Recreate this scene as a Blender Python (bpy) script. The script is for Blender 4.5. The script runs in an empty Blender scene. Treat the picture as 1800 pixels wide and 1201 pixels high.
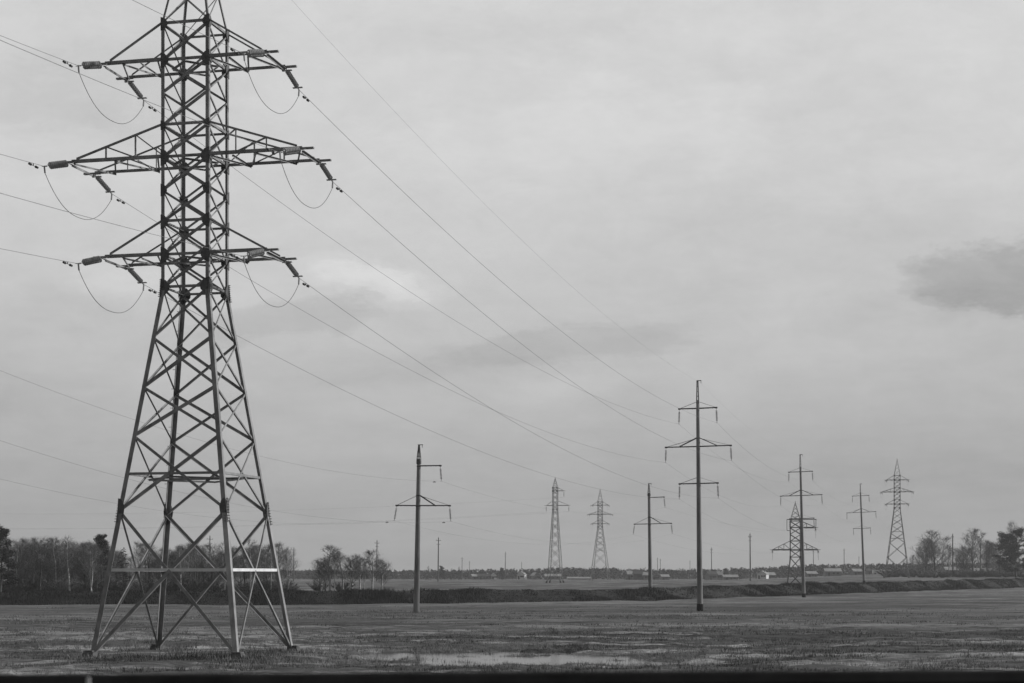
import bpy, math, random
import numpy as np
from mathutils import Vector, Matrix
R = math.radians
rng = random.Random(7)
nrng = np.random.default_rng(7)
scene = bpy.context.scene
C = scene.collection

# ------------------------------------------------------------------ camera
FPX = 3000.0          # focal length in pixels of the 1800 px wide photograph
HOR = 1008.0          # its horizon row
cam = bpy.data.cameras.new('camera')
cam.lens = 60.0; cam.sensor_width = 36.0; cam.sensor_fit = 'HORIZONTAL'
cam.shift_y = (HOR - 600.5) / 1800.0
cam.clip_start = 0.1; cam.clip_end = 20000
cam.dof.use_dof = True; cam.dof.focus_distance = 120.0; cam.dof.aperture_fstop = 2.0
camo = bpy.data.objects.new('camera', cam); C.objects.link(camo)
camo.location = (0, 0, 0); camo.rotation_euler = (R(90), 0, 0)
scene.camera = camo
scene.view_settings.view_transform = 'Standard'
scene.view_settings.look = 'None'
scene.view_settings.exposure = 0.0
scene.view_settings.gamma = 1.0

# ------------------------------------------------------------------ node helper
class NT:
    def __init__(s, tree):
        s.t = tree; s.n = tree.nodes; s.l = tree.links
    def node(s, typ, **kw):
        n = s.n.new(typ)
        for k, v in kw.items(): setattr(n, k, v)
        return n
    def put(s, sock, v):
        if v is None: return
        if isinstance(v, bpy.types.NodeSocket): s.l.new(v, sock)
        else: sock.default_value = v
    def m(s, op, a, b=None, c=None, clamp=False):
        n = s.node('ShaderNodeMath', operation=op); n.use_clamp = clamp
        for i, v in enumerate((a, b, c)): s.put(n.inputs[i], v)
        return n.outputs[0]
    def ramp(s, fac, pts, interp='LINEAR'):
        n = s.node('ShaderNodeValToRGB'); e = n.color_ramp.elements
        n.color_ramp.interpolation = interp
        while len(e) < len(pts): e.new(0.5)
        for el, (p, v) in zip(e, pts):
            el.position = p; el.color = (v, v, v, 1)
        s.put(n.inputs[0], fac); return n.outputs[0]
    def noise(s, vec, scale, detail=4, rough=0.55, dist=0.0):
        n = s.node('ShaderNodeTexNoise')
        s.put(n.inputs['Vector'], vec); n.inputs['Scale'].default_value = scale
        n.inputs['Detail'].default_value = detail; n.inputs['Roughness'].default_value = rough
        n.inputs['Distortion'].default_value = dist
        return n.outputs[0]
    def mapping(s, vec, scale=(1, 1, 1), loc=(0, 0, 0), rot=(0, 0, 0)):
        n = s.node('ShaderNodeMapping'); s.put(n.inputs[0], vec)
        n.inputs['Scale'].default_value = scale; n.inputs['Location'].default_value = loc
        n.inputs['Rotation'].default_value = rot
        return n.outputs[0]
    def mix(s, f, a, b):           # scalars
        return s.m('ADD', s.m('MULTIPLY', a, s.m('SUBTRACT', 1.0, f)), s.m('MULTIPLY', b, f))

# ------------------------------------------------------------------ sky and sun
SUN_EL, SUN_AZ = 24.0, 80.0     # degrees; azimuth clockwise from the view direction (+Y)
world = bpy.data.worlds.new('World'); scene.world = world; world.use_nodes = True
nt = NT(world.node_tree); nt.n.clear()
tc = nt.node('ShaderNodeTexCoord'); sep = nt.node('ShaderNodeSeparateXYZ')
nt.l.new(tc.outputs['Generated'], sep.inputs[0])
dx, dy, dz = sep.outputs
sky = nt.node('ShaderNodeTexSky', sky_type='NISHITA'); sky.sun_disc = False
sky.sun_elevation = R(SUN_EL); sky.sun_rotation = R(SUN_AZ)
bw = nt.node('ShaderNodeRGBToBW'); nt.l.new(sky.outputs[0], bw.inputs[0])
clear = nt.m('MINIMUM', nt.m('MULTIPLY', bw.outputs[0], 0.6), 8.0)
# an overcast layer, darker low down, seen over the clear sky (values / 0.1 = background strength)
over = nt.ramp(dz, [(0.0, .35), (.05, .415), (.10, .49), (.16, .585), (.23, .65), (.32, .68), (1.0, .68)])
over = nt.m('MULTIPLY', over, 10.0)
zz = nt.m('ADD', nt.m('MAXIMUM', dz, 0.0), 0.10)
cmb = nt.node('ShaderNodeCombineXYZ')
nt.put(cmb.inputs[0], nt.m('DIVIDE', dx, zz)); nt.put(cmb.inputs[1], nt.m('DIVIDE', dy, zz))
pl = cmb.outputs[0]
# gnomonic sky coordinates in front of the line of pylons, for the separate clouds
yy = nt.m('MAXIMUM', dy, 0.05)
gx = nt.m('DIVIDE', dx, yy); gz = nt.m('DIVIDE', dz, yy)
cmb2 = nt.node('ShaderNodeCombineXYZ'); nt.put(cmb2.inputs[0], gx); nt.put(cmb2.inputs[1], gz)
c1 = nt.noise(nt.mapping(pl, (1.0, 0.75, 1), (3.1, 1.7, 0)), 0.55, 6, 0.55, 0.3)
c2 = nt.noise(nt.mapping(pl, (1.0, 1.0, 1), (9.1, 4.7, 0)), 2.3, 14, 0.68, 0.2)
c3 = nt.noise(nt.mapping(cmb2.outputs[0], (1, 1.7, 1), (1, 8, 0)), 22.0, 12, 0.74, 0.3)
cl = nt.m('ADD', nt.ramp(c1, [(.3, .90), (.5, 1.0), (.7, 1.06)]), nt.m('ADD', nt.m('MULTIPLY', nt.m('SUBTRACT', c2, .5), .22), nt.m('MULTIPLY', nt.m('SUBTRACT', c3, .5), .26)))
w1 = nt.noise(nt.mapping(cmb2.outputs[0], (1, 2.4, 1)), 16.0, 14, 0.70)
w2 = nt.noise(nt.mapping(cmb2.outputs[0], (1, 2.4, 1), (5, 2, 0)), 17.0, 14, 0.70)
def cloud(px, py, sx, sy, amp, wob=1.3, tilt=0.0, hard=False):
    a0, b0 = (px - 900) / FPX, (HOR - py) / FPX
    u = nt.m('SUBTRACT', gx, a0); v = nt.m('SUBTRACT', gz, b0)
    v = nt.m('SUBTRACT', v, nt.m('MULTIPLY', u, tilt))
    u = nt.m('ADD', nt.m('DIVIDE', u, sx / FPX), nt.m('MULTIPLY', nt.m('SUBTRACT', w1, .5), wob))
    v = nt.m('ADD', nt.m('DIVIDE', v, sy / FPX), nt.m('MULTIPLY', nt.m('SUBTRACT', w2, .5), wob * 1.6))
    d2 = nt.m('ADD', nt.m('MULTIPLY', u, u), nt.m('MULTIPLY', v, v))
    if hard: return nt.m('MULTIPLY', nt.ramp(d2, [(0, 1), (.45, .85), (.8, .35), (1.0, 0)], 'EASE'), amp)
    return nt.m('MULTIPLY', nt.ramp(nt.m('MULTIPLY', d2, .6), [(0, 1), (.2, .72), (.5, .26), (1.0, 0)], 'EASE'), amp)
cl = nt.m('SUBTRACT', cl, cloud(1775, 490, 215, 72, .26, 1.2, 0.0, True))
cl = nt.m('SUBTRACT', cl, cloud(1700, 535, 150, 36, .07, 1.2))
cl = nt.m('SUBTRACT', cl, cloud(1000, 605, 250, 36, .13, 1.6, .1, True))
cl = nt.m('SUBTRACT', cl, cloud(505, 560, 185, 40, .13, 1.6, .1, True))
cl = nt.m('SUBTRACT', cl, cloud(130, 540, 130, 50, .06, 1.6))
cl = nt.m('ADD', cl, cloud(655, 492, 130, 36, .25, 1.7, -.25))
cl = nt.m('ADD', cl, cloud(215, 500, 100, 38, .12, 1.8))
cl = nt.m('SUBTRACT', cl, cloud(760, 650, 260, 30, .07, 1.8, .08))
cl = nt.m('ADD', cl, cloud(1050, 230, 420, 110, .07, 1.8, .15))
cl = nt.m('ADD', cl, cloud(980, 685, 160, 24, .07, 1.8, .1))
cl = nt.m('SUBTRACT', cl, cloud(1330, 150, 300, 70, .05, 1.8, -.1))
cl = nt.m('SUBTRACT', cl, cloud(100, 165, 330, 90, .10, 1.8, .1))
cl = nt.m('SUBTRACT', cl, cloud(850, 60, 320, 60, .06, 1.8))
# unseen sky behind the camera, dimmed to deepen shade on camera-facing sides
back = nt.ramp(nt.m('MULTIPLY_ADD', dy, .5, .5), [(0, .26), (.42, .40), (.62, 1.0)])
val = nt.m('MULTIPLY', nt.m('MULTIPLY', over, cl), back)
val = nt.mix(0.94, clear, val)
bg = nt.node('ShaderNodeBackground'); nt.l.new(val, bg.inputs['Color']); bg.inputs['Strength'].default_value = 0.1
wo = nt.node('ShaderNodeOutputWorld'); nt.l.new(bg.outputs[0], wo.inputs[0])

sun = bpy.data.lights.new('sun', 'SUN'); sun.energy = 3.4; sun.angle = R(3.0); sun.color = (1, 1, 1)
suno = bpy.data.objects.new('sun', sun); C.objects.link(suno)
sd = Vector((math.sin(R(SUN_AZ)) * math.cos(R(SUN_EL)), math.cos(R(SUN_AZ)) * math.cos(R(SUN_EL)), math.sin(R(SUN_EL))))
suno.rotation_euler = sd.to_track_quat('Z', 'Y').to_euler(); suno.location = (60, -10, 60)

# ------------------------------------------------------------------ materials (a black and white world)
def mat(name, lo, hi, scale, rough=0.8, metal=0.0, bump=0.0, detail=5, stretch=(1, 1, 1), coord='Object', spec=0.3):
    m = bpy.data.materials.new(name); m.use_nodes = True
    t = NT(m.node_tree); b = t.n['Principled BSDF']
    co = t.node('ShaderNodeTexCoord').outputs[coord]
    n = t.noise(t.mapping(co, stretch), scale, detail, 0.6)
    t.l.new(t.ramp(n, [(.3, lo), (.7, hi)]), b.inputs['Base Color'])
    b.inputs['Roughness'].default_value = rough; b.inputs['Metallic'].default_value = metal
    b.inputs['Specular IOR Level'].default_value = spec
    if bump:
        bn = t.node('ShaderNodeBump'); bn.inputs['Strength'].default_value = bump
        t.l.new(n, bn.inputs['Height']); t.l.new(bn.outputs[0], b.inputs['Normal'])
    return m
M = {}
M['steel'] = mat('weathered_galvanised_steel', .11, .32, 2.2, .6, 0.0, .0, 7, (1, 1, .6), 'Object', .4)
M['sunlit_steel'] = mat('sunlit_galvanised_steel', .20, .46, 2.6, .42, 0.5, .0, 7, (1, 1, .5), 'Object', .5)  # lighter copy of the leg steel, sunlight put into its colour
M['sunlit_girt_steel'] = mat('sunlit_zinc_steel', .55, .8, 2.6, .6, 0, 0, 7, (1, 1, .5), 'Object', .4)  # girt colour lightened to stand in for sun on the bars
M['dark_steel'] = mat('weathered_steel', .035, .07, 6.0, .6)
M['plate'] = mat('gusset_steel', .05, .12, 4.0, .6)
M['porcelain'] = mat('glazed_insulator', .24, .38, 8.0, .2, 0, 0, 3, spec=.6)
M['wire'] = mat('aluminium_wire', .10, .16, 5.0, .5)
M['concrete'] = mat('spun_concrete', .08, .29, 2.2, .85, 0, .1, 9, (1, 1, .12))
M['foot'] = mat('footing_concrete', .04, .17, 3.0, .9, 0, .3, 8)
M['bark_white'] = mat('birch_bark', .10, .62, 2.2, .8, 0, 0, 6, (1, 1, 3))
M['bark_dark'] = mat('dark_bark', .05, .16, 5.0, .9)
M['twig'] = mat('bare_twigs', .10, .22, .7, .9)
M['twig_pale'] = mat('pale_twigs', .10, .20, .7, .9)
M['needle'] = mat('conifer_needles', .012, .035, 1.5, .8)
M['forest'] = mat('far_forest', .018, .045, .02, .95, 0, 0, 6, coord='Object')
M['brush'] = mat('shade_dark_brush', .006, .036, .35, .95, detail=8)  # dark scrub, with the bank slope's shade put into its colour
M['tuft'] = mat('dead_grass', .045, .30, .55, .95, 0, 0, 9, (.5, 1, 1), spec=.05)
M['guard'] = mat('dark_barrier_paint', .008, .022, 3.0, .85, spec=.05)
M['pale'] = mat('pale_reflector', .55, .75, 5.0, .4)
M['asphalt'] = mat('asphalt', .04, .06, 30.0, .9, 0, .2)
M['whitewash'] = mat('whitewashed_wall', .5, .75, 1.0, .85)
M['roof_pale'] = mat('pale_metal_roof', .16, .34, 1.0, .5)
M['wall_grey'] = mat('grey_plank_wall', .10, .2, 2.0, .9, stretch=(6, 6, .3))
M['roof_dark'] = mat('dark_roof', .03, .06, 2.0, .8)
M['glass'] = mat('dark_window', .01, .03, 2.0, .15, spec=.5)
M['rubber'] = mat('tyre_rubber', .01, .02, 4.0, .9)

# terrain: dead spring grass, bare wet soil, pale dry streaks
def ground_material():
    m = bpy.data.materials.new('spring_field'); m.use_nodes = True
    t = NT(m.node_tree); b = t.n['Principled BSDF']
    co = t.node('ShaderNodeTexCoord').outputs['Object']
    big = t.noise(t.mapping(co, (.35, 1.0, 1), rot=(0, 0, .10)), .055, 6, .6, .5)
    strk = t.noise(t.mapping(co, (.30, 1.0, 1), (7, 3, 0), rot=(0, 0, .06)), .34, 9, .68, .7)
    strk2 = t.noise(t.mapping(co, (.30, 1.0, 1), (17, 31, 0), rot=(0, 0, .06)), .42, 9, .68, .7)
    fine = t.noise(co, 2.6, 9, .78)
    mid = strk
    # dead grass, wet dark soil showing through, bleached straw lying in streaks
    v = t.ramp(t.m('ADD', t.m('MULTIPLY', big, .55), t.m('MULTIPLY', fine, .45)), [(.36, .046), (.50, .088), (.62, .135)])
    straw = t.m('MULTIPLY', t.ramp(t.m('ADD', strk, t.m('MULTIPLY', t.m('SUBTRACT', big, .5), .5)), [(.49, 0), (.55, .5), (.64, 1)]), t.ramp(fine, [(.3, .25), (.6, 1)]))
    yy_ = t.node('ShaderNodeSeparateXYZ'); t.l.new(co, yy_.inputs[0])
    # the wet meadow in front carries the straw; the field further out is short dark turf
    mask = t.ramp(t.m('DIVIDE', t.m('ADD', yy_.outputs[1], t.m('MULTIPLY', t.m('SUBTRACT', big, .5), 60)), 1000.0), [(.088, 1), (.122, .40), (.18, .34), (.34, .6)])
    v = t.m('MULTIPLY', v, t.ramp(mask, [(.2, .92), (.8, 1)]))
    v = t.mix(t.m('MULTIPLY', straw, mask), v, .42)
    wet = t.m('MULTIPLY', t.ramp(strk2, [(.52, 0), (.60, 1)]), t.ramp(fine, [(.3, 1), (.65, .45)]))
    v = t.mix(wet, v, .016)
    t.l.new(v, b.inputs['Base Color'])
    b.inputs['Roughness'].default_value = .95; b.inputs['Specular IOR Level'].default_value = .1
    bn = t.node('ShaderNodeBump'); bn.inputs['Strength'].default_value = .6; bn.inputs['Distance'].default_value = .25
    t.l.new(t.m('ADD', mid, t.m('MULTIPLY', fine, .8)), bn.inputs['Height']); t.l.new(bn.outputs[0], b.inputs['Normal'])
    return m
M['field'] = ground_material()
M['shaded_bank'] = mat('shade_dark_grass_bank', .006, .024, .8, .95, 0, .5, 8)  # dark ground cover; shade of the slope is painted into the colour
def water_material():
    m = bpy.data.materials.new('flood_water'); m.use_nodes = True
    t = NT(m.node_tree); b = t.n['Principled BSDF']
    b.inputs['Base Color'].default_value = (.035, .035, .035, 1)
    b.inputs['Roughness'].default_value = .12; b.inputs['IOR'].default_value = 1.33
    co = t.node('ShaderNodeTexCoord').outputs['Object']
    bn = t.node('ShaderNodeBump'); bn.inputs['Strength'].default_value = .05; bn.inputs['Distance'].default_value = .05
    t.l.new(t.noise(co, 1.6, 3), bn.inputs['Height']); t.l.new(bn.outputs[0], b.inputs['Normal'])
    return m
M['water'] = water_material()

# ------------------------------------------------------------------ mesh building
class MB:
    def __init__(s): s.v = []; s.f = []
    def poly(s, pts):
        k = len(s.v); s.v += [tuple(p) for p in pts]; s.f.append(tuple(range(k, k + len(pts))))
    def prism(s, p, q, prof, a, b, prof2=None):
        """extrude the 2D profile (in axes a, b) from p to q"""
        p, q, a, b = Vector(p), Vector(q), Vector(a), Vector(b)
        n = len(prof); k = len(s.v)
        for (x, y) in prof: s.v.append(tuple(p + a * x + b * y))
        for (x, y) in (prof2 or prof): s.v.append(tuple(q + a * x + b * y))
        for i in range(n):
            j = (i + 1) % n
            s.f.append((k + i, k + j, k + n + j, k + n + i))
        s.f.append(tuple(k + i for i in reversed(range(n)))); s.f.append(tuple(k + n + i for i in range(n)))
    def angle(s, p, q, n1, n2, w, t=None):
        """steel angle from p to q, heel on the line, flanges along n1 and n2"""
        t = t or max(.012, w * .12)
        s.prism(p, q, [(0, 0), (w, 0), (w, t), (t, t), (t, w), (0, w)], n1, n2)
    def tube(s, p, q, r1, r2=None, n=6, cap=True):
        p, q = Vector(p), Vector(q); r2 = r1 if r2 is None else r2
        d = (q - p); 
        if d.length < 1e-6: return
        a = d.orthogonal().normalized(); b = d.normalized().cross(a)
        cs = [(math.cos(2 * math.pi * i / n), math.sin(2 * math.pi * i / n)) for i in range(n)]
        s.prism(p, q, [(c * r1, e * r1) for c, e in cs], a, b, [(c * r2, e * r2) for c, e in cs])
    def lathe(s, p, q, prof, n=10):
        """prof: (distance along p->q, radius)"""
        p, q = Vector(p), Vector(q); d = (q - p).normalized(); a = d.orthogonal().normalized(); b = d.cross(a)
        k = len(s.v); m = len(prof)
        for (h, r) in prof:
            for i in range(n):
                an = 2 * math.pi * i / n
                s.v.append(tuple(p + d * h + (a * math.cos(an) + b * math.sin(an)) * r))
        for j in range(m - 1):
            for i in range(n):
                i2 = (i + 1) % n
                s.f.append((k + j * n + i, k + j * n + i2, k + (j + 1) * n + i2, k + (j + 1) * n + i))
        s.f.append(tuple(k + i for i in reversed(range(n)))); s.f.append(tuple(k + (m - 1) * n + i for i in range(n)))
    def box(s, c, size, rz=0.0):
        cx, cy, cz = c; hx, hy, hz = size[0] / 2, size[1] / 2, size[2] / 2
        ca, sa = math.cos(rz), math.sin(rz)
        s.prism((cx, cy, cz - hz), (cx, cy, cz + hz), [(-hx, -hy), (hx, -hy), (hx, hy), (-hx, hy)], (ca, sa, 0), (-sa, ca, 0))
    def path(s, pts, r, n=4):
        """a tube swept along points; r scalar or list"""
        P = [Vector(p) for p in pts]; k = len(s.v); N = len(P)
        ref = Vector((0, 0, 1))
        for i, p in enumerate(P):
            d = (P[min(i + 1, N - 1)] - P[max(i - 1, 0)]).normalized()
            a = d.cross(ref)
            if a.length < .05: a = d.cross(Vector((1, 0, 0)))
            a.normalize(); b = d.cross(a); rr = r[i] if isinstance(r, (list, tuple)) else r
            for j in range(n):
                an = 2 * math.pi * (j + .5) / n
                s.v.append(tuple(p + (a * math.cos(an) + b * math.sin(an)) * rr))
        for i in range(N - 1):
            for j in range(n):
                j2 = (j + 1) % n
                s.f.append((k + i * n + j, k + i * n + j2, k + (i + 1) * n + j2, k + (i + 1) * n + j))
        s.f.append(tuple(k + j for j in reversed(range(n)))); s.f.append(tuple(k + (N - 1) * n + j for j in range(n)))
    def build(s, name, m, parent=None, loc=None, smooth=False):
        me = bpy.data.meshes.new(name); me.from_pydata(s.v, [], s.f); me.update()
        if smooth: me.polygons.foreach_set('use_smooth', [True] * len(me.polygons))
        me.materials.append(m)
        o = bpy.data.objects.new(name, me); C.objects.link(o)
        if parent: o.parent = parent
        if loc: o.location = loc
        return o

def tag(o, label=None, cat=None, group=None, kind=None):
    if label: o['label'] = label
    if cat: o['category'] = cat
    if group: o['group'] = group
    if kind: o['kind'] = kind
    return o
def thing(name, label, cat, loc=(0, 0, 0), rz=0.0, group=None):
    o = bpy.data.objects.new(name, None); C.objects.link(o); o.empty_display_size = .3
    o.location = loc; o.rotation_euler = (0, 0, rz)
    return tag(o, label, cat, group)
def copy_tree(o, parent=None):
    c = o.copy(); C.objects.link(c); c.parent = parent
    for ch in list(o.children): copy_tree(ch, c)
    return c
def at(px, py, Y):                      # a place on the photograph at the real distance Y
    return Vector(((px - 900) / FPX * Y, Y, (HOR - py) / FPX * Y))

# ------------------------------------------------------------------ terrain
def vnoise(x, y, seed=0):
    """smooth value noise"""
    xi = np.floor(x).astype(np.int64); yi = np.floor(y).astype(np.int64)
    xf = x - xi; yf = y - yi
    def h(a, b):
        n = (a * 374761393 + b * 668265263 + seed * 974711) & 0x7fffffff
        n = ((n ^ (n >> 13)) * 1274126177) & 0x7fffffff
        return ((n ^ (n >> 16)) & 0xffff) / 65535.0
    u = xf * xf * (3 - 2 * xf); v = yf * yf * (3 - 2 * yf)
    return (h(xi, yi) * (1 - u) + h(xi + 1, yi) * u) * (1 - v) + (h(xi, yi + 1) * (1 - u) + h(xi + 1, yi + 1) * u) * v
def fbm(x, y, o=4, seed=0):
    r = 0; a = 1; t = 0
    for i in range(o):
        r = r + a * vnoise(x, y, seed + i); t += a; x = x * 2.03; y = y * 2.03; a *= .5
    return r / t - .5
BX = [-2000, -400, -66, -12.7, 20.6, 55, 148, 400, 2500]
BY = [120, 195, 219, 229, 256, 324, 490, 940, 4700]
def bank_y(x): return np.interp(x, BX, BY)
def sstep(a, b, x):
    t = np.clip((x - a) / (b - a), 0, 1); return t * t * (3 - 2 * t)
WATER_Z = -3.60
PONDS = [(-1.2, 72.0, 6.4, 7.4, .25), (2.6, 69.5, 5.2, 4.6, .25), (-4.8, 75.0, 3.2, 1.8, .24), (-4.6, 67.0, 3.0, 2.0, .24), (1.0, 77.0, 2.8, 1.0, .2),
         (-22.5, 80.0, 4.8, .8, .30), (-16.8, 79.6, 3.4, .6, .28), (-12.5, 79.2, 2.4, .5, .26), (12.0, 85.0, 4.6, .5, .28), (7.0, 79.5, 1.6, .5, .22),
         (17.5, 76.0, 3.0, .55, .24), (7.8, 72.0, 2.6, .6, .24), (5.8, 66.0, 2.2, .9, .24), (24.0, 88.0, 1.0, .35, .22), (-7.3, 70.5, 1.4, .7, .2), (10.5, 68.0, 1.8, .5, .2)]
def ground(x, y):
    x = np.asarray(x, float); y = np.asarray(y, float)
    front = np.interp(y, [-40, -9, -8, 10.2, 17, 30, 52, 60, 70, 80, 140, 175, 600], [-3.2, -1.5, -1.42, -1.42, -2.9, -3.25, -3.28, -3.36, -3.41, -3.40, -3.80, -4.1, -4.1])
    yb = bank_y(x); sl = (bank_y(x + 3) - bank_y(x - 3)) / 6.0
    wob = 1.6 * fbm(x / 9.0, y / 30.0, 3, 5)
    d = (y - yb) / np.sqrt(1 + sl * sl) + wob
    top = np.interp(x, [-66, -12, 20, 55, 148], [-2.75, -2.58, -2.66, -2.36, -1.95])
    r = x / np.maximum(y, 1)
    far = -3.0 + 3.2 * sstep(.12, .24, r) - .2
    far = np.where(y > 1200, far + (y - 1200) * .001, far)
    plat = top + (far - top) * sstep(420, 850, y)
    plat = plat + .35 * fbm(x / 40, y / 40, 3, 11) * sstep(2, 30, d)
    lip = .15 * np.exp(-((d - 7.0) / 4.0) ** 2)
    z = front + (plat + lip - front) * sstep(0, 6.0, d)
    # field undulation, tussocks near the pylon
    nearw = sstep(16, 45, y)
    z = z + nearw * (.30 * fbm(x / 14, y / 9, 3, 1) + (.26 * fbm(x / 1.9, y / 1.5, 4, 2)) * (1 - sstep(120, 190, y)))
    z = z + .25 * fbm(x / 5, y / 5, 3, 8) * sstep(150, 230, y)
    edge = 2.2 * fbm(x / 1.1, y / 1.1, 5, 31)
    for (cx, cy, rx, ry, dep) in PONDS:
        q = ((x - cx) / rx) ** 2 + ((y - cy) / ry) ** 2 + edge
        z = z - dep * np.exp(-np.clip(q, 0, 50) ** 1.5)
    z = z + .16 * fbm(x / .8, y / .9, 3, 51) * (1 - sstep(95, 130, y)) * nearw
    # dry made-up ground round the pylon feet
    p = np.exp(-(((x + 13.1) / 5.5) ** 2 + ((y - 70.6) / 5.0) ** 2) ** 2)
    z = z + p * (np.maximum(z, -3.30 + .13 * fbm(x / 1.6, y / 1.4, 3, 21)) - z)
    return z
def gz_(x, y): return float(ground(np.array([x]), np.array([y]))[0])

rows = np.concatenate([np.arange(-60, 20, 2.0), np.arange(20, 50, 1.2), np.arange(50, 92, .16), np.arange(92, 130, .45),
                       np.arange(130, 215, 1.6), np.arange(215, 270, .7), np.arange(270, 520, 1.8), np.arange(520, 900, 8), np.geomspace(900, 2600, 34)])
s_in = np.linspace(-.36, .36, 430)
s_out = np.geomspace(.37, 1.0, 26)
scol = np.concatenate([-s_out[::-1], s_in, s_out])
GY, GS = np.meshgrid(rows, scol, indexing='ij')
GX = GS * (np.abs(GY) + 70 * (np.abs(GS) > .36) * ((np.abs(GS) - .36) / .64) + 12) 
GX = np.where(np.abs(GS) > .36, GS * (np.maximum(np.abs(GY), 12) + 60 * (np.abs(GS) - .36)), GS * np.maximum(np.abs(GY), 12))
GZ = ground(GX, GY)
nr, nc = GX.shape
co = np.stack([GX, GY, GZ], -1).reshape(-1, 3)
idx = np.arange(nr * nc).reshape(nr, nc)
quads = np.stack([idx[:-1, :-1], idx[:-1, 1:], idx[1:, 1:], idx[1:, :-1]], -1).reshape(-1, 4)
def mesh_np(name, co, faces, mats, k):
    me = bpy.data.meshes.new(name)
    nf = len(faces)
    me.vertices.add(len(co)); me.vertices.foreach_set('co', np.ascontiguousarray(co, dtype=np.float32).ravel())
    me.loops.add(nf * k); me.loops.foreach_set('vertex_index', np.ascontiguousarray(faces, dtype=np.int32).ravel())
    me.polygons.add(nf); me.polygons.foreach_set('loop_start', np.arange(0, nf * k, k, dtype=np.int32))
    for m in mats: me.materials.append(m)
    me.update(calc_edges=True); me.validate()
    o = bpy.data.objects.new(name, me); C.objects.link(o)
    return o
field = mesh_np('ground', co, quads, [M['field'], M['shaded_bank']], 4)
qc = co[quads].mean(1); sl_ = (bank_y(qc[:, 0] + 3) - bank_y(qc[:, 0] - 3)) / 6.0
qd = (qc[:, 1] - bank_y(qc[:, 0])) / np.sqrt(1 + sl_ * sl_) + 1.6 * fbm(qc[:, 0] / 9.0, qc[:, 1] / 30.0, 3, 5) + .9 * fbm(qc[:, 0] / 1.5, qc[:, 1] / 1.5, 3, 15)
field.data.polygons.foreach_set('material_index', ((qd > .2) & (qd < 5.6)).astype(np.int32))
field.data.polygons.foreach_set('use_smooth', [True] * len(field.data.polygons))
tag(field, kind='structure')

w = MB()
w.poly([(-45, 55, WATER_Z), (45, 55, WATER_Z), (45, 100, WATER_Z), (-45, 100, WATER_Z)])
tag(w.build('water', M['water']), kind='structure')
w = MB()
w.poly([(-200, -8.2, -1.405), (200, -8.2, -1.405), (200, 8.0, -1.405), (-200, 8.0, -1.405)])
tag(w.build('road', M['asphalt']), kind='structure')

# ------------------------------------------------------------------ grass and brush (uncountable)
def blades(name, n, sampler, hmin, hmax, wmin, wmax, m, per=5, spread=.12, lean=.5):
    x, y, sc = sampler(n)
    z = ground(x, y)
    n = len(x)
    X = np.repeat(x, per) + nrng.normal(0, spread, n * per); Y = np.repeat(y, per) + nrng.normal(0, spread, n * per)
    Z = np.repeat(z, per) - .03
    H = nrng.uniform(hmin, hmax, n * per) * np.repeat(sc, per); W = nrng.uniform(wmin, wmax, n * per)
    az = nrng.uniform(0, 2 * math.pi, n * per); ln = nrng.uniform(0, lean, n * per) * H
    fa = nrng.uniform(0, math.pi, n * per)
    dxw = np.cos(fa) * W / 2; dyw = np.sin(fa) * W / 2
    a = np.stack([X - dxw, Y - dyw, Z], -1); b = np.stack([X + dxw, Y + dyw, Z], -1)
    c = np.stack([X + np.cos(az) * ln, Y + np.sin(az) * ln, Z + H], -1)
    co = np.stack([a, b, c], 1).reshape(-1, 3)
    f = np.arange(len(co)).reshape(-1, 3)
    return mesh_np(name, co, f, [m], 3)
def near_sampler(n):
    y = np.sqrt(nrng.uniform(50 ** 2, 118 ** 2, n)); x = nrng.uniform(-.33, .33, n) * y
    dens = fbm(x / 3.2, y / 2.0, 4, 44) + .5
    inp = np.zeros(n)
    for (cx, cy, rx, ry, dep) in PONDS[:5]: inp = np.maximum(inp, np.exp(-((x - cx) / rx) ** 2 - ((y - cy) / ry) ** 2))
    keep = nrng.uniform(0, 1, n) < np.clip(np.maximum((dens - .42) * 4.0, inp * 1.6 * np.clip((fbm(x / 1.6, y / 1.2, 4, 77) + .12) * 4, 0, 1)), .02, 1)
    keep &= nrng.uniform(0, 1, n) > sstep(82, 116, y + 22 * fbm(x / 10, y / 8, 4, 93))
    x, y, dens = x[keep], y[keep], dens[keep]
    g = ground(x, y); ok = (g > WATER_Z + .005) | ((nrng.uniform(0, 1, len(g)) < .55) & (g > WATER_Z - .16))
    near = np.exp(-(((x + 12) / 8) ** 2 + ((y - 68) / 7) ** 2))
    return x[ok], y[ok], (np.clip(dens * 2 - .2, .35, 1.4) + .5 * near)[ok]
g = blades('grass', 60000, near_sampler, .04, .19, .012, .035, M['field'], 5, .10, 1.0)
tag(g, kind='stuff')
def pond_sampler(n):
    k = nrng.integers(0, 5, n); P_ = np.array(PONDS)[k]
    x = P_[:, 0] + nrng.normal(0, .75, n) * P_[:, 2]; y = P_[:, 1] + nrng.normal(0, .75, n) * P_[:, 3]
    keep = (nrng.uniform(0, 1, n) < np.clip(.35 + 3.5 * fbm(x / 1.8, y / 1.3, 4, 78), .05, 1)) & (y > 60)
    return x[keep], y[keep], np.clip(.8 + 1.5 * fbm(x / 3, y / 3, 3, 79), .4, 1.4)[keep]
M['straw'] = mat('bleached_straw', .13, .34, .5, .95, 0, 0, 9, spec=.05)
g = blades('reeds', 15000, pond_sampler, .12, .26, .010, .028, M['straw'], 4, .10, 1.2)
tag(g, kind='stuff')
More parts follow.
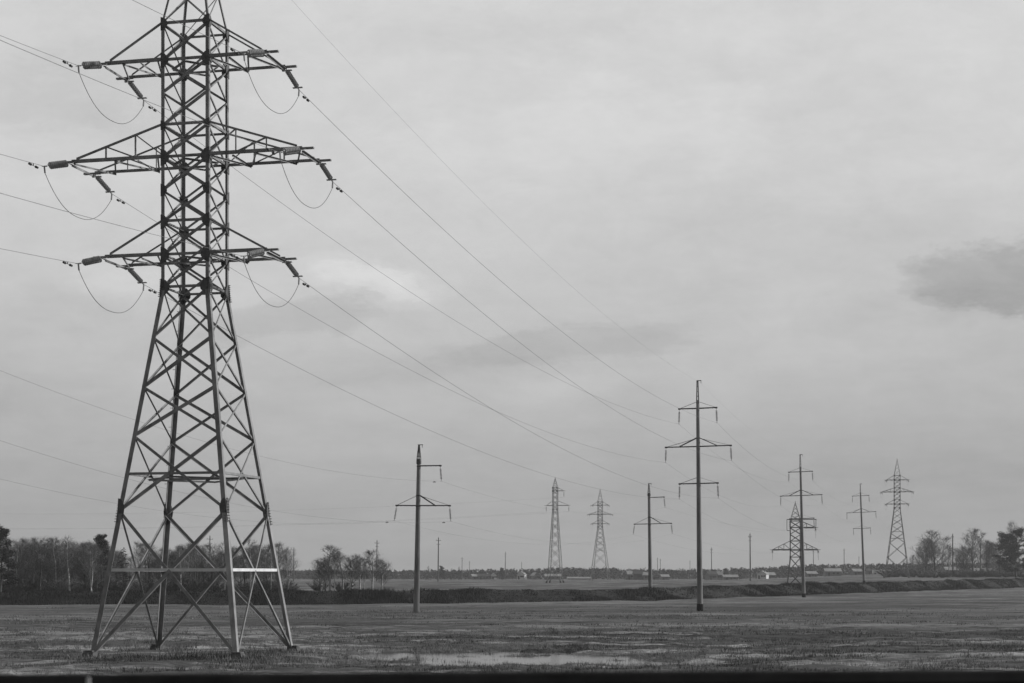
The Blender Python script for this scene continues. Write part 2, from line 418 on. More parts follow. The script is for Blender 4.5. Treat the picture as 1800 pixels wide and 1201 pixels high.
def tussock_sampler(n):
    y = np.sqrt(nrng.uniform(56 ** 2, 104 ** 2, n)); x = nrng.uniform(-.33, .33, n) * y
    keep = nrng.uniform(0, 1, n) < (1 - sstep(84, 104, y + 14 * fbm(x / 9, y / 9, 3, 92))) * np.clip(.3 + 4 * fbm(x / 6, y / 4, 3, 91), .03, 1)
    x, y = x[keep], y[keep]
    th_ = R(13.0); fx, fy = [], []
    for sx in (-1, 1):
        for sy in (-1, 1):
            cx = -13.1 + 3.2 * (sx * math.cos(th_) + sy * math.sin(th_)); cy = 70.6 + 3.2 * (-sx * math.sin(th_) + sy * math.cos(th_))
            a_ = nrng.uniform(0, 6.28, 30); q_ = nrng.uniform(.45, 1.7, 30); fx.append(cx + np.cos(a_) * q_); fy.append(cy + np.sin(a_) * q_)
    x = np.concatenate([x] + fx); y = np.concatenate([y] + fy)
    return x, y, nrng.uniform(.5, 1.35, len(x))
def far_tussock_sampler(n):
    y = np.sqrt(nrng.uniform(88 ** 2, 205 ** 2, n)); x = nrng.uniform(-.34, .34, n) * y
    keep = (nrng.uniform(0, 1, n) < np.clip(.12 + 3.5 * fbm(x / 16, y / 10, 3, 95), .02, 1)) & (y < bank_y(x) - 4)
    return x[keep], y[keep], nrng.uniform(.5, 1.5, keep.sum())
g = blades('meadow_grass', 9000, far_tussock_sampler, .05, .20, .03, .08, M['tuft'], 12, .35, 1.0)
tag(g, kind='stuff')
g = blades('tussocks', 2600, tussock_sampler, .05, .22, .015, .04, M['tuft'], 30, .17, 1.0)
tag(g, kind='stuff')
def bank_sampler(n):
    x = nrng.uniform(-110, 190, n)
    d = nrng.uniform(-.6, 6.8, n)
    sl = (bank_y(x + 3) - bank_y(x - 3)) / 6.0
    y = bank_y(x) + d * np.sqrt(1 + sl * sl)
    keep = nrng.uniform(0, 1, n) < np.clip(1.1 + 4 * fbm(x / 7, y / 7, 4, 63), .12, 1)
    return x[keep], y[keep], (np.clip(1 - .55 * sstep(4.5, 7, d) + 4.5 * np.maximum(fbm(x / 3.5, y / 8, 4, 3), -.12), .4, 2.8))[keep]
g = blades('brush', 42000, bank_sampler, .12, .42, .04, .12, M['brush'], 5, .25, .8)
tag(g, kind='stuff')

# ------------------------------------------------------------------ lattice pylons
PORC = None
def insulator(mb, p, d, n=8, pitch=.145, r=.15):
    """one string of discs starting at p along d; returns its end"""
    d = d.normalized(); prof = [(0, .02)]
    for i in range(n):
        h = .06 + i * pitch
        prof += [(h, .03), (h + .02, r), (h + .06, r * .8), (h + .075, .045)]
    prof += [(.06 + n * pitch, .03), (.10 + n * pitch, .02)]
    mb.lathe(p, p + d, prof, 10)
    return p + d * (.10 + n * pitch)

def lattice(name, label, cat, spec, group=None):
    """spec: nodes [(z, half width)], apex, arms [...], leg/brace sizes. Local x runs along the crossarms."""
    root = thing(name, label, cat, group=group)
    nodes = spec['nodes']; lw = spec.get('leg', .2); bw_ = spec.get('brace', .1)
    Zs = [n[0] for n in nodes]; Hs = [n[1] for n in nodes]
    hw = lambda z: float(np.interp(z, Zs, Hs))
    cor = lambda sx, sy, z: Vector((sx * hw(z), sy * hw(z), z))
    big = set(spec.get('gussets', []))
    for sx in (-1, 1):
        for sy in (-1, 1):
            mb = MB(); kinks = [spec.get('ext_top', Zs[0] - .05)] + spec['kinks']
            for a, b in zip(kinks[:-1], kinks[1:]):
                mb.angle(cor(sx, sy, a), cor(sx, sy, b), (-sx, 0, 0), (0, -sy, 0), lw if a < spec['waist'] - .1 else lw * .8)
            if spec.get('ext_top') and sx < 0 and sy > 0:
                for k in range(48):
                    z_ = 6.3 + k * .4; c_ = cor(sx, sy, z_)
                    if k % 2: mb.tube((c_.x + .05, c_.y + .0, z_), (c_.x + .05, c_.y + .17, z_), .011, n=5)
                    else: mb.tube((c_.x - .17, c_.y - .05, z_), (c_.x, c_.y - .05, z_), .011, n=5)
            leg = mb.build('leg', M['steel'], root)
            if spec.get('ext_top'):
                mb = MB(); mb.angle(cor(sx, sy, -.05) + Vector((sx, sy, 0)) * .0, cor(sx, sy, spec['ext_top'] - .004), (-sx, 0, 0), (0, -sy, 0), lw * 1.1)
                mb.build('lower_leg', M['sunlit_steel' if sx > 0 else 'steel'], root)  # sun-side legs take the lighter painted copy
            for (zg, s) in spec.get('gussets', []):
                gp = MB(); c = cor(sx, sy, zg); t = .012; o = .004; wd = s * (.55 if s > .45 else 1.0)
                g1 = [(-.02, -s), (wd * .55, -s * .8), (wd, -s * .25), (wd, s * .25), (wd * .55, s * .8), (-.02, s)]
                c1, c0 = cor(sx, sy, zg + s), cor(sx, sy, zg - s)
                lean = lambda v: (c.x - cor(sx, sy, zg + v).x) * sx
                gp.prism((c.x, c.y + sy * o, zg), (c.x, c.y + sy * (o + t), zg), [(-sx * (a + lean(b)), b) for a, b in g1], (1, 0, 0), (0, 0, 1))
                gp.prism((c.x + sx * o, c.y, zg), (c.x + sx * (o + t), c.y, zg), [(-sy * (a + lean(b)), b) for a, b in g1], (0, 1, 0), (0, 0, 1))
                if s > .36:
                    for k in range(9):
                        zz = zg - s + (k + .5) * 2 * s / 9; cc = cor(sx, sy, zz)
                        gp.tube((cc.x + sx * .010, cc.y - sy * .07, zz), (cc.x + sx * .10, cc.y - sy * .07, zz), .018, n=5)
                        gp.tube((cc.x - sx * .07, cc.y + sy * .010, zz), (cc.x - sx * .07, cc.y + sy * .06, zz), .018, n=5)
                gp.build('gusset_plate', M['plate'], leg)
            ft = MB(); b0 = cor(sx, sy, Zs[0])
            ft.prism(b0 + Vector((sx * .25, sy * .25, -1.4)), b0 + Vector((-sx * .02, -sy * .02, .12)), [(-.36, -.36), (.36, -.36), (.36, .36), (-.36, .36)], (1, 0, 0), (0, 1, 0), [(-.22, -.22), (.22, -.22), (.22, .22), (-.22, .22)])
            ft.box(b0 + Vector((0, 0, .16)), (.38, .38, .06))
            ft.build('footing', M['foot'], root)
    # faces: near (y-), far (y+), left (x-), right (x+)
    for fi, (ax, sg) in enumerate((('y', -1), ('y', 1), ('x', -1), ('x', 1))):
        mb = MB()
        def P(side, z, ins=.012):
            h = hw(z)
            return Vector((side * (h - .02), sg * (h - ins), z)) if ax == 'y' else Vector((sg * (h - ins), side * (h - .02), z))
        nin = Vector((0, -sg, 0)) if ax == 'y' else Vector((-sg, 0, 0))
        thin = 1.0 if ax == 'y' else .62
        zs = spec['panels']
        for i, (a, b) in enumerate(zip(zs[:-1], zs[1:])):
            wd = bw_ * thin * (1.25 if a < spec['waist'] - 4 else 1.0) * (1.15 if a < .1 else 1)
            for sd_, ins in ((1, .022), (-1, .05)):
                p, q = P(-sd_, a, ins), P(sd_, b, ins)
                dr = (q - p).normalized(); inpl = dr.cross(nin).normalized()
                if inpl.z < 0: inpl = -inpl
                mb.angle(p - inpl * wd * .5, q - inpl * wd * .5, inpl, nin, wd)
        for z in spec['horiz']:
            p, q = P(-1, z, .03), P(1, z, .03)
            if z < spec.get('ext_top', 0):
                m3 = MB(); m3.angle(p, q, (0, 0, 1), nin, bw_ * 1.25); m3.build('girt', M['sunlit_girt_steel'], root); continue
            mb.angle(p, q, (0, 0, 1), nin, bw_ * 1.05)
        mb.build('face_bracing', M['steel'], root)
    # plan bracing
    for z in spec.get('plans', []):
        mb = MB(); h = hw(z) - .05
        for (a, b) in (((-h, 0), (0, -h)), ((0, -h), (h, 0)), ((h, 0), (0, h)), ((0, h), (-h, 0))):
            p, q = Vector((a[0], a[1], z - .06)), Vector((b[0], b[1], z - .06))
            mb.angle(p, q, (q - p).cross(Vector((0, 0, 1))).normalized(), (0, 0, -1), bw_ * .8)
        mb.build('plan_bracing', M['steel'], root)
    # spire
    mb = MB(); zt = Zs[-1]; za = spec['apex']; ht = Hs[-1]; tp = .06
    for sx in (-1, 1):
        for sy in (-1, 1):
            mb.angle((sx * ht, sy * ht, zt), (sx * tp, sy * tp, za), (-sx, 0, 0), (0, -sy, 0), lw * .5)
    hs = lambda z: ht + (tp - ht) * (z - zt) / (za - zt)
    lv = [zt + (za - zt) * f for f in (0, .3, .55, .75, .9)]
    for a, b in zip(lv[:-1], lv[1:]):
        for (ax, sg) in (('y', -1), ('y', 1), ('x', -1), ('x', 1)):
            for sd_ in ((1,) if ax == 'x' else (1, -1)):
                p = Vector((-sd_ * hs(a), sg * (hs(a) - .02), a)); q = Vector((sd_ * hs(b), sg * (hs(b) - .02), b))
                if ax == 'x': p = Vector((p.y, p.x, p.z)); q = Vector((q.y, q.x, q.z))
                mb.angle(p, q, (0, 0, 1), Vector((0, -sg, 0)) if ax == 'y' else Vector((-sg, 0, 0)), bw_ * .55)
    mb.tube((0, 0, za - .1), (0, 0, za + .35), .05)
    mb.build('peak_frame', M['steel'], root)
    # crossarms
    ends = {}
    for (key, z, ztop, side, ln, mode, posts) in spec['arms']:
        mb = MB(); h = hw(z); ht_ = hw(ztop); tw = spec.get('tipw', h)
        tipx = side * ln
        for sy in (-1, 1):
            p = Vector((side * h * .9, sy * h, z)); q = Vector((tipx, sy * tw, z))
            mb.angle(p, q, (0, 0, 1), (0, -sy, 0), bw_ * 1.35)
            tp_ = Vector((side * ht_, sy * ht_, ztop)); tq = Vector((side * (ln - .22), sy * tw, z + .12))
            mb.angle(tp_, tq, (0, 0, 1), (0, -sy, 0), bw_ * .85)
            for k, f in enumerate(posts):
                a_ = p.lerp(q, f); b_ = tp_.lerp(tq, (abs(a_.x) - abs(tp_.x)) / (abs(tq.x) - abs(tp_.x)))
                a_ = a_ + Vector((0, -sy * .02, 0)); b_ = b_ + Vector((0, -sy * .02, 0))
                mb.angle(a_, b_, (side, 0, 0), (0, -sy, 0), bw_ * .6)
                f2 = posts[k + 1] if k + 1 < len(posts) else 1.0
                c_ = p.lerp(q, f2) if f2 < 1 else p.lerp(q, .9)
                f0 = posts[k - 1] if k else 0.0
                c0 = p.lerp(q, f0) + Vector((0, -sy * .03, .03))
                mb.angle(c0, b_, (0, 0, 1), (0, -sy, 0), bw_ * .65)
            # strut at the tip that carries the strings
            mb.box((tipx + side * .12, sy * tw, z + .03), (.75, .14, .07))
        # plan lacing between the two bottom chords
        xs = [h + .1, h + (ln - h) * .34, h + (ln - h) * .66, ln - .12]
        if ln > 4.5: xs = [h + .1, h + (ln - h) * .25, h + (ln - h) * .5, h + (ln - h) * .75, ln - .12]
        for k in range(len(xs) - 1):
            s_ = 1 if k % 2 else -1
            yk = lambda x_: h + (tw - h) * (x_ - h) / (ln - h)
            a_ = Vector((side * xs[k], s_ * yk(xs[k]), z - .02)); b_ = Vector((side * xs[k + 1], -s_ * yk(xs[k + 1]), z - .02))
            mb.angle(a_, b_, (0, 0, -1), (side, 0, 0), bw_ * .8)
        mb.angle((side * xs[1], -h, z - .05), (side * xs[1], h, z - .05), (0, 0, -1), (side, 0, 0), bw_ * .8)
        mb.angle((side * (ln - .02), -tw, z - .05), (side * (ln - .02), tw, z - .05), (0, 0, -1), (side, 0, 0), bw_ * 1.1)
        arm = mb.build('crossarm', M['steel'], root)
        if mode == 'tension':
            jp = []
            for sy, yaw, droop in ((-1, spec.get('yaw_back', 0), .30), (1, spec.get('yaw_fwd', 0), .34)):
                d = Vector((math.sin(yaw), sy * math.cos(yaw), -droop)).normalized()
                st = Vector((tipx, sy * (tw + .05), z - .02)); sb = MB(); lat = d.cross(Vector((0, 0, 1))).normalized()
                a0 = st + d * .14; sb.tube(st, a0, .022)
                e = None
                up_ = lat.cross(d).normalized()
                if sy < 0 and not spec.get('single'):
                    insulator(sb, a0 - up_ * .05 + lat * .07, d, 9, .13, .105); e = insulator(sb, a0 + d * .25 + up_ * .05 - lat * .07, d, 9, .13, .105); c = e - up_ * .05 + lat * .07
                else:
                    e = insulator(sb, a0, d, 9, .125, .11); c = e
                for cc in (a0, c): sb.prism(cc - lat * .22, cc + lat * .22, [(-.04, -.012), (.04, -.012), (.04, .012), (-.04, .012)], d, lat.cross(d))
                e2 = c + d * .16; sb.tube(c, e2, .03)
                sb.tube(e2, e2 + Vector((0, 0, -.28)) - d * .05, .035)
                sb.build('insulator_string', M['porcelain'], arm, smooth=False)
                ends[(key, sy)] = e2; jp.append(e2 + Vector((0, 0, -.28)) - d * .05)
            a_, b_ = jp; pts = []
            sag = spec.get('jump', 1.3)
            for i in range(25):
                t = i / 24; p = a_.lerp(b_, t); p.z -= sag * (1 - abs(2 * t - 1) ** 2.3); pts.append(p)
            jw = MB(); jw.path(pts, .013, 5); jw.build('jumper_wire', M['wire'], arm)
        else:
            sb = MB(); st = Vector((tipx, 0, z - .05)); sb.tube(st, st - Vector((0, 0, .25)), .02)
            e = insulator(sb, st - Vector((0, 0, .25)), Vector((0, 0, -1))); sb.tube(e, e - Vector((0, 0, .2)), .03)
            sb.build('insulator_string', M['porcelain'], arm)
            ends[(key, 1)] = ends[(key, -1)] = e - Vector((0, 0, .2))
    ends[('top', 1)] = ends[('top', -1)] = Vector((0, 0, za + .35))
    return root, ends

def double_spec(ext=0.0, **kw):
    e = ext; hb = 3.15 + ext * .10
    low = [(0, hb), (14.95 + e, 1.045), (25.75 + e, 1.045)]
    lowp = [0, 5.8, 8.85, 10.85, 12.9, 14.95]
    if ext: lowp = [0, 6.6, 11.5, 14.6, 17.2, 19.3, 21.2, 14.95 + e]
    hz = [(3.35 if not ext else 3.9), (7.25 if not ext else 12.9), 14.95 + e]
    up = [z + e for z in (16.28, 17.65, 18.95, 20.28, 21.6, 22.95, 24.25, 25.75)]
    arms = []
    for nm, z, zt, ln, posts in (('lower', 16.28, 17.65, 3.55, []), ('middle', 20.28, 21.6, 5.05, [.3, .62]), ('upper', 24.25, 25.75, 3.55, [])):
        for sd_, s in (('left', -1), ('right', 1)):
            arms.append((nm + ' ' + sd_, z + e, zt + e, s, ln, 'tension', posts))
    return dict(nodes=low, kinks=[14.95 + e, 25.75 + e], waist=14.95 + e, panels=lowp + up, horiz=hz + [z + e for z in (16.28, 17.65, 20.28, 21.6, 24.25, 25.75)],
                plans=[7.25 + e, 16.28 + e, 20.28 + e, 24.25 + e], apex=31.1 + e, arms=arms, leg=.185, brace=.095,
                gussets=[(lowp[1], .5 if not ext else .3), (14.95 + e, .38), (16.28 + e, .35), (17.65 + e, .30), (18.95 + e, .26), (20.28 + e, .35), (21.6 + e, .2), (24.25 + e, .32), (25.75 + e, .28)],
                yaw_back=-.16, yaw_fwd=.04, **kw)

TH = R(13.0)
PY = Vector((-13.1, 70.6, -3.27))
pylon, pyl_ends = lattice('lattice_pylon', 'huge steel lattice pylon with six crossarms filling the left side of the field', 'pylon', double_spec(ext_top=5.8), None)
pylon.location = PY; pylon.rotation_euler = (0, 0, -TH)
pylonX, pylX_ends = lattice('lattice_pylon', 'distant six-armed lattice pylon standing by the trees at the right', 'pylon', double_spec(8.0, single=True), 'distant lattice pylons')
X2, Y2 = (1577 - 900) / FPX * 566, 566.0
pylonX.location = (X2, Y2, at(0, 1015, Y2).z); pylonX.rotation_euler = (0, 0, -R(16))
pylonF = copy_tree(pylonX)
pylonF.location = ((1055 - 900) / FPX * 735, 735, at(0, 1020, 735).z); pylonF.rotation_euler = (0, 0, -R(12))
tag(pylonF, 'hazy pale six-armed lattice pylon, narrower of the two in front of the low forest', 'pylon', 'distant lattice pylons')

# single circuit tension pylon behind the bank
TY = 340.0
specT = dict(single=True, nodes=[(0, 1.75), (6.0, 1.08), (13.2, 1.08)], kinks=[6.0, 13.2], waist=6.0, panels=[0, 3.2, 6.0, 7.5, 9.2, 10.6, 11.9, 13.2], horiz=[3.2, 6.0, 7.5, 9.2, 11.9, 13.2],
             plans=[7.5], apex=16.9, leg=.22, brace=.13, gussets=[(6.0, .3), (7.5, .3), (11.9, .3)], yaw_back=0, yaw_fwd=0, jump=1.3, tipw=.35,
             arms=[('lower left', 7.5, 9.2, -1, 4.5, 'tension', [.35, .65]), ('lower right', 7.5, 9.2, 1, 4.5, 'tension', [.35, .65]), ('upper right', 11.9, 13.2, 1, 4.0, 'tension', [.4])])
pylonT, pylT_ends = lattice('lattice_pylon', 'short stout lattice pylon with a low wide crossarm just left of a concrete pole', 'pylon', specT, 'distant lattice pylons')
mb = MB()
for sy in (-1, 1):
    mb.angle((-1.7, sy * .5, 13.5), (4.1, sy * .5, 13.5), (0, 0, 1), (0, -sy, 0), .12)
for x in (-1.7, 4.1): mb.angle((x, -.5, 13.5), (x, .5, 13.5), (0, 0, 1), (1, 0, 0), .12)
mb.tube((4.05, 0, 13.5), (4.05, 0, 11.95), .06); mb.tube((-1.65, 0, 13.5), (-1.65, 0, 11.4), .05); mb.tube((-1.65, 0, 11.4), (-1.0, 0, 11.3), .05)
mb.build('jumper_frame', M['dark_steel'], pylonT)
TX = (1398 - 900) / FPX * TY
pylonT.location = (TX, TY, at(0, 1033, TY).z); pylonT.rotation_euler = (0, 0, -R(8))

# slim suspension pylon at mid distance
SY_ = 480.0
specS = dict(nodes=[(0, 1.95), (20.2, .72), (26.3, .72)], kinks=[20.2, 26.3], waist=20.2, panels=[0, 3.4, 6.4, 9.2, 11.8, 14.2, 16.4, 18.4, 20.2, 21.4, 22.8, 24.4, 25.4, 26.3],
             horiz=[3.4, 20.2, 21.4, 25.4, 26.3], plans=[], apex=29.0, leg=.15, brace=.08, gussets=[(20.2, .25), (25.4, .3), (26.3, .25)], tipw=.1,
             arms=[('lower left', 21.3, 22.6, -1, 2.6, 'hang', []), ('lower right', 21.3, 22.6, 1, 3.9, 'hang', []), ('upper right', 25.4, 26.3, 1, 2.5, 'hang', [])])
pylonS, pylS_ends = lattice('lattice_pylon', 'tall slim lattice pylon with short arms near the middle of the horizon', 'pylon', specS, 'distant lattice pylons')
pylonS.location = ((976 - 900) / FPX * SY_, SY_, at(0, 1022, SY_).z); pylonS.rotation_euler = (0, 0, -R(14))

# ------------------------------------------------------------------ concrete poles
def string_part(mb, tip, sw=0.0):
    d = Vector((sw, 0, -1)).normalized(); st = Vector(tip); mb.tube(st, st + d * .18, .025)
    e = insulator(mb, st + d * .18, d, 8, .14, .125)
    mb.tube(e, e - Vector((0, 0, .12)), .03); mb.tube(e + Vector((0, -.25, -.14)), e + Vector((0, .25, -.14)), .03)
    return e - Vector((0, 0, .14))
def arm_part(root, z, side, ln, zt=None, tie=.55, sw=.0, thin=False):
    mb = MB()
    for sy in (-1, 1):
        p = Vector((side * .16, sy * .22, z)); q = Vector((side * ln, sy * .05, z + .02))
        mb.angle(p, q, (0, 0, 1), (0, -sy, 0), .11)
        if zt: 
            b = p.lerp(q, tie)
            if not thin: mb.angle(Vector((side * .14, sy * .2, zt)), b + Vector((0, 0, .06)), (0, 0, 1), (0, -sy, 0), .10)
            mb.tube(Vector((side * .14, sy * .2, zt)), q + Vector((0, 0, .06)), .013)
    for f in (.3, .55, .8):
        mb.box((side * ln * f, 0, z + .02), (.06, .38 * (1 - f) + .1, .06))
    mb.box((side * (ln - .02), 0, z + .06), (.28, .16, .16))
    arm = mb.build('crossarm', M['dark_steel'], root)
    sb = MB(); e = string_part(sb, (side * ln, 0, z - .02), side * sw); sb.build('insulator_string', M['porcelain'], arm)
    return e
def double_pole():
    root = thing('concrete_pole', '', 'utility pole', group='double circuit concrete poles')
    mb = MB(); prof = [(-2.5, .34)] + [(z, .325 - (.325 - .17) * z / 22.6) for z in np.linspace(0, 22.6, 12)]
    mb.lathe((0, 0, 0), (0, 0, 1), prof, 20); mb.build('shaft', M['concrete'], root, smooth=True)
    f = MB(); f.lathe((0, 0, 0), (0, 0, 1), [(-.5, .36), (.75, .345)], 20); f.build('tarred_foot', M['guard'], root, smooth=True)
    mb = MB()
    for sx in (-1, 1):
        for sy in (-1, 1): mb.angle((sx * .15, sy * .15, 22.2), (sx * .09, sy * .09, 24.7), (-sx, 0, 0), (0, -sy, 0), .075)
    for k in range(5): mb.box((0, 0, 22.5 + k * .52), (.28 - k * .02, .28 - k * .02, .05))
    mb.box((.16, 0, 24.68), (.5, .12, .08)); mb.tube((.38, 0, 24.64), (.38, 0, 24.4), .03)
    mb.build('earth_wire_stand', M['dark_steel'], root)
    en = {}
    for nm, z, ln, zt in (('lower', 13.6, 2.05, 14.3), ('middle', 17.57, 3.5, 18.5), ('upper', 21.66, 2.0, 22.4)):
        for sn, s in (('left', -1), ('right', 1)):
            en[nm + ' ' + sn] = arm_part(root, z, s, ln, zt, .55, .04, nm != 'middle')
    for z in (13.6, 14.3, 17.57, 18.5, 21.66, 22.4):
        m2 = MB(); m2.lathe((0, 0, z - .06), (0, 0, z + .06), [(0, .30 - .006 * z), (.12, .30 - .006 * z)], 16); m2.build('clamp_band', M['dark_steel'], root)
    en['top'] = Vector((.38, 0, 24.4))
    return root, en
def single_pole():
    root = thing('concrete_pole', '', 'utility pole', group='single circuit concrete poles')
    mb = MB(); prof = [(-2.5, .35)] + [(z, .33 - (.33 - .2) * z / 16.0) for z in np.linspace(0, 16, 10)]
    mb.lathe((0, 0, 0), (0, 0, 1), prof, 20); mb.build('shaft', M['concrete'], root, smooth=True)
    mb = MB(); mb.lathe((0, 0, 0), (0, 0, 1), [(15.5, .25), (15.6, .262), (15.85, .262), (16.02, .22)], 16)
    for sx in (-1, 1):
        for sy in (-1, 1): mb.angle((sx * .2, sy * .2, 15.9), (sx * .07, sy * .07, 17.5), (-sx, 0, 0), (0, -sy, 0), .075)
    for k in range(3): mb.box((0, 0, 16.3 + k * .45), (.36 - k * .08, .36 - k * .08, .05))
    mb.box((.15, 0, 17.5), (.55, .12, .07)); mb.tube((.36, 0, 17.46), (.36, 0, 17.2), .03)
    mb.build('earth_wire_stand', M['dark_steel'], root)
    en = {}
    en['upper right'] = arm_part(root, 15.25, 1, 2.4, None, .5, .1)
    en['lower left'] = arm_part(root, 11.1, -1, 2.4, 12.2, .99, .16, True)
    en['lower right'] = arm_part(root, 11.1, 1, 3.5, 12.2, .5, .1)
    for z in (11.1, 12.2, 15.25):
        m2 = MB(); r_ = .33 - .13 * z / 16 + .02
        m2.lathe((0, 0, z - .06), (0, 0, z + .06), [(0, r_), (.12, r_)], 16); m2.build('clamp_band', M['dark_steel'], root)
    en['top'] = Vector((.36, 0, 17.2))
    return root, en
def set_pole(o, base, lean, rz, label):
    """lean: sideways tilt seen along the view, in radians to the right"""
    o.location = base
    o.rotation_mode = 'QUATERNION'
    o.rotation_quaternion = (Matrix.Rotation(lean, 4, 'Y') @ Matrix.Rotation(rz, 4, 'Z')).to_quaternion()
    o['label'] = label
def wpt(o, p):
    rot = o.rotation_quaternion.to_matrix() if o.rotation_mode == 'QUATERNION' else o.rotation_euler.to_matrix()
    return Vector(o.location) + rot @ Vector(p)
dp, dp_e = double_pole()
set_pole(dp, at(1230.5, 1074, 183), -.011, -R(16), 'tallest concrete pole with three tiers of crossarms, standing in the open field')
dp2 = copy_tree(dp); set_pole(dp2, at(1413, 1051, 294), -.026, -R(16), 'three-tier concrete pole overlapping the short stout lattice pylon')
dp3 = copy_tree(dp); set_pole(dp3, at(1519, 1026, 422), -.04, -R(16), 'smallest three-tier concrete pole, left of the lattice pylon by the trees')
sp, sp_e = single_pole()
set_pole(sp, at(732, 1077, 178), .016, -R(18), 'leaning concrete pole with one upper arm and two lower arms, nearest to the big pylon')
sp2 = copy_tree(sp); set_pole(sp2, at(1143.5, 1046, 268), -.015, -R(18), 'dark three-armed concrete pole rising behind the bank, left of the tallest pole')

# ------------------------------------------------------------------ wires
WG = 'overhead line wires'
def damper(parent, p, d):
    mb = MB(); d = d.normalized(); q = p + Vector((0, 0, -.09))
    mb.tube(p, q, .02); mb.tube(q - d * .26, q + d * .26, .012)
    for s in (-1, 1): mb.tube(q + d * .16 * s, q + d * .30 * s, .055, .045, 8)
    return mb.build('vibration_damper', M['dark_steel'], parent)
def wire(a, b, sag, label, r=.0085, damp=(), n=40):
    pts = []
    for i in range(n + 1):
        t = i / n; p = a.lerp(b, t); p.z -= 4 * sag * t * (1 - t); pts.append(p)
    mb = MB(); mb.path(pts, r, 4); o = mb.build('overhead_wire', M['wire'])
    tag(o, label, 'wire', WG)
    L = (b - a).length
    for s in damp:
        t = s / L; p = a.lerp(b, t); p.z -= 4 * sag * t * (1 - t)
        damper(o, p, b - a)
    return o
PH = [l + ' ' + s for l in ('upper', 'middle', 'lower') for s in ('left', 'right')]
for k in PH:
    a = wpt(pylon, pyl_ends[(k, 1)])
    wire(a, wpt(dp, dp_e[k]), 2.3, 'thin wire from the %s arm of the huge pylon to the tallest pole' % k, .0095, (.75,), 60)
    b = wpt(pylon, pyl_ends[(k, -1)])
    back = Vector((-math.sin(R(19)), -math.cos(R(19)), 0)) * 150 + Vector((0, 0, 10.0))
    wire(b, b + back, 5.0, 'thin wire leaving the %s arm of the huge pylon over the left edge' % k, .0095, (.75,), 60)
    wire(wpt(dp, dp_e[k]), wpt(dp2, dp_e[k]), 1.8, 'faint wire on the %s arms behind the tallest pole' % k)
    wire(wpt(dp2, dp_e[k]), wpt(dp3, dp_e[k]), 2.2, 'faint wire on the %s arms left of the smallest three-tier pole' % k)
    wire(wpt(dp3, dp_e[k]), wpt(pylonX, pylX_ends[(k, -1)]), 2.0, 'faint wire to the %s arm of the pylon by the trees' % k)
wire(wpt(pylon, pyl_ends[('top', 1)]), wpt(dp, dp_e['top']), 2.2, 'faint earth wire from the huge pylon to the tip of the tallest pole', .0045, (), 60)
wire(wpt(dp, dp_e['top']), wpt(dp2, dp_e['top']), 1.5, 'faint earth wire leaving the tip of the tallest pole to the right', .0045)
wire(wpt(dp2, dp_e['top']), wpt(dp3, dp_e['top']), 1.5, 'faint earth wire ending at the tip of the smallest three-tier pole', .0045)
SP = ['upper right', 'lower left', 'lower right']
bk = {'upper right': (-.048, .0012), 'lower left': (-.068, .0012), 'lower right': (-.055, .0012)}
for k in SP:
    a = wpt(sp, sp_e[k]); pts = []
    for i in range(61):
        t = 118 * i / 60
        pts.append(a + Vector((-.33 * t, -.944 * t, bk[k][0] * t + bk[k][1] * t * t)))
    mb = MB(); mb.path(pts, .0095, 4); o = mb.build('overhead_wire', M['wire'])
    tag(o, 'thin wire passing behind the huge pylon to the %s arm of the leaning pole' % k, 'wire', WG)
    damper(o, pts[1], pts[1] - pts[0])
    wire(a, wpt(sp2, sp_e[k]), 2.0, 'faint wire from the %s arm of the leaning pole to the dark pole' % k)
    wire(wpt(sp2, sp_e[k]), wpt(pylonT, pylT_ends[(k, -1)]), 1.4, 'faint wire from the %s arm of the dark pole to the short stout pylon' % k)
# lines between the two mid-distance pylons
for k, kk in (('lower left', 'upper left'), ('lower right', 'middle right'), ('upper right', 'upper right')):
    wire(wpt(pylonS, pylS_ends[(k, 1)]) , wpt(pylonS, pylS_ends[(k, 1)]) + Vector((-330, -20, 2)), 6.0, 'faint far wire running left from the %s arm of the slim pylon' % k, .012)

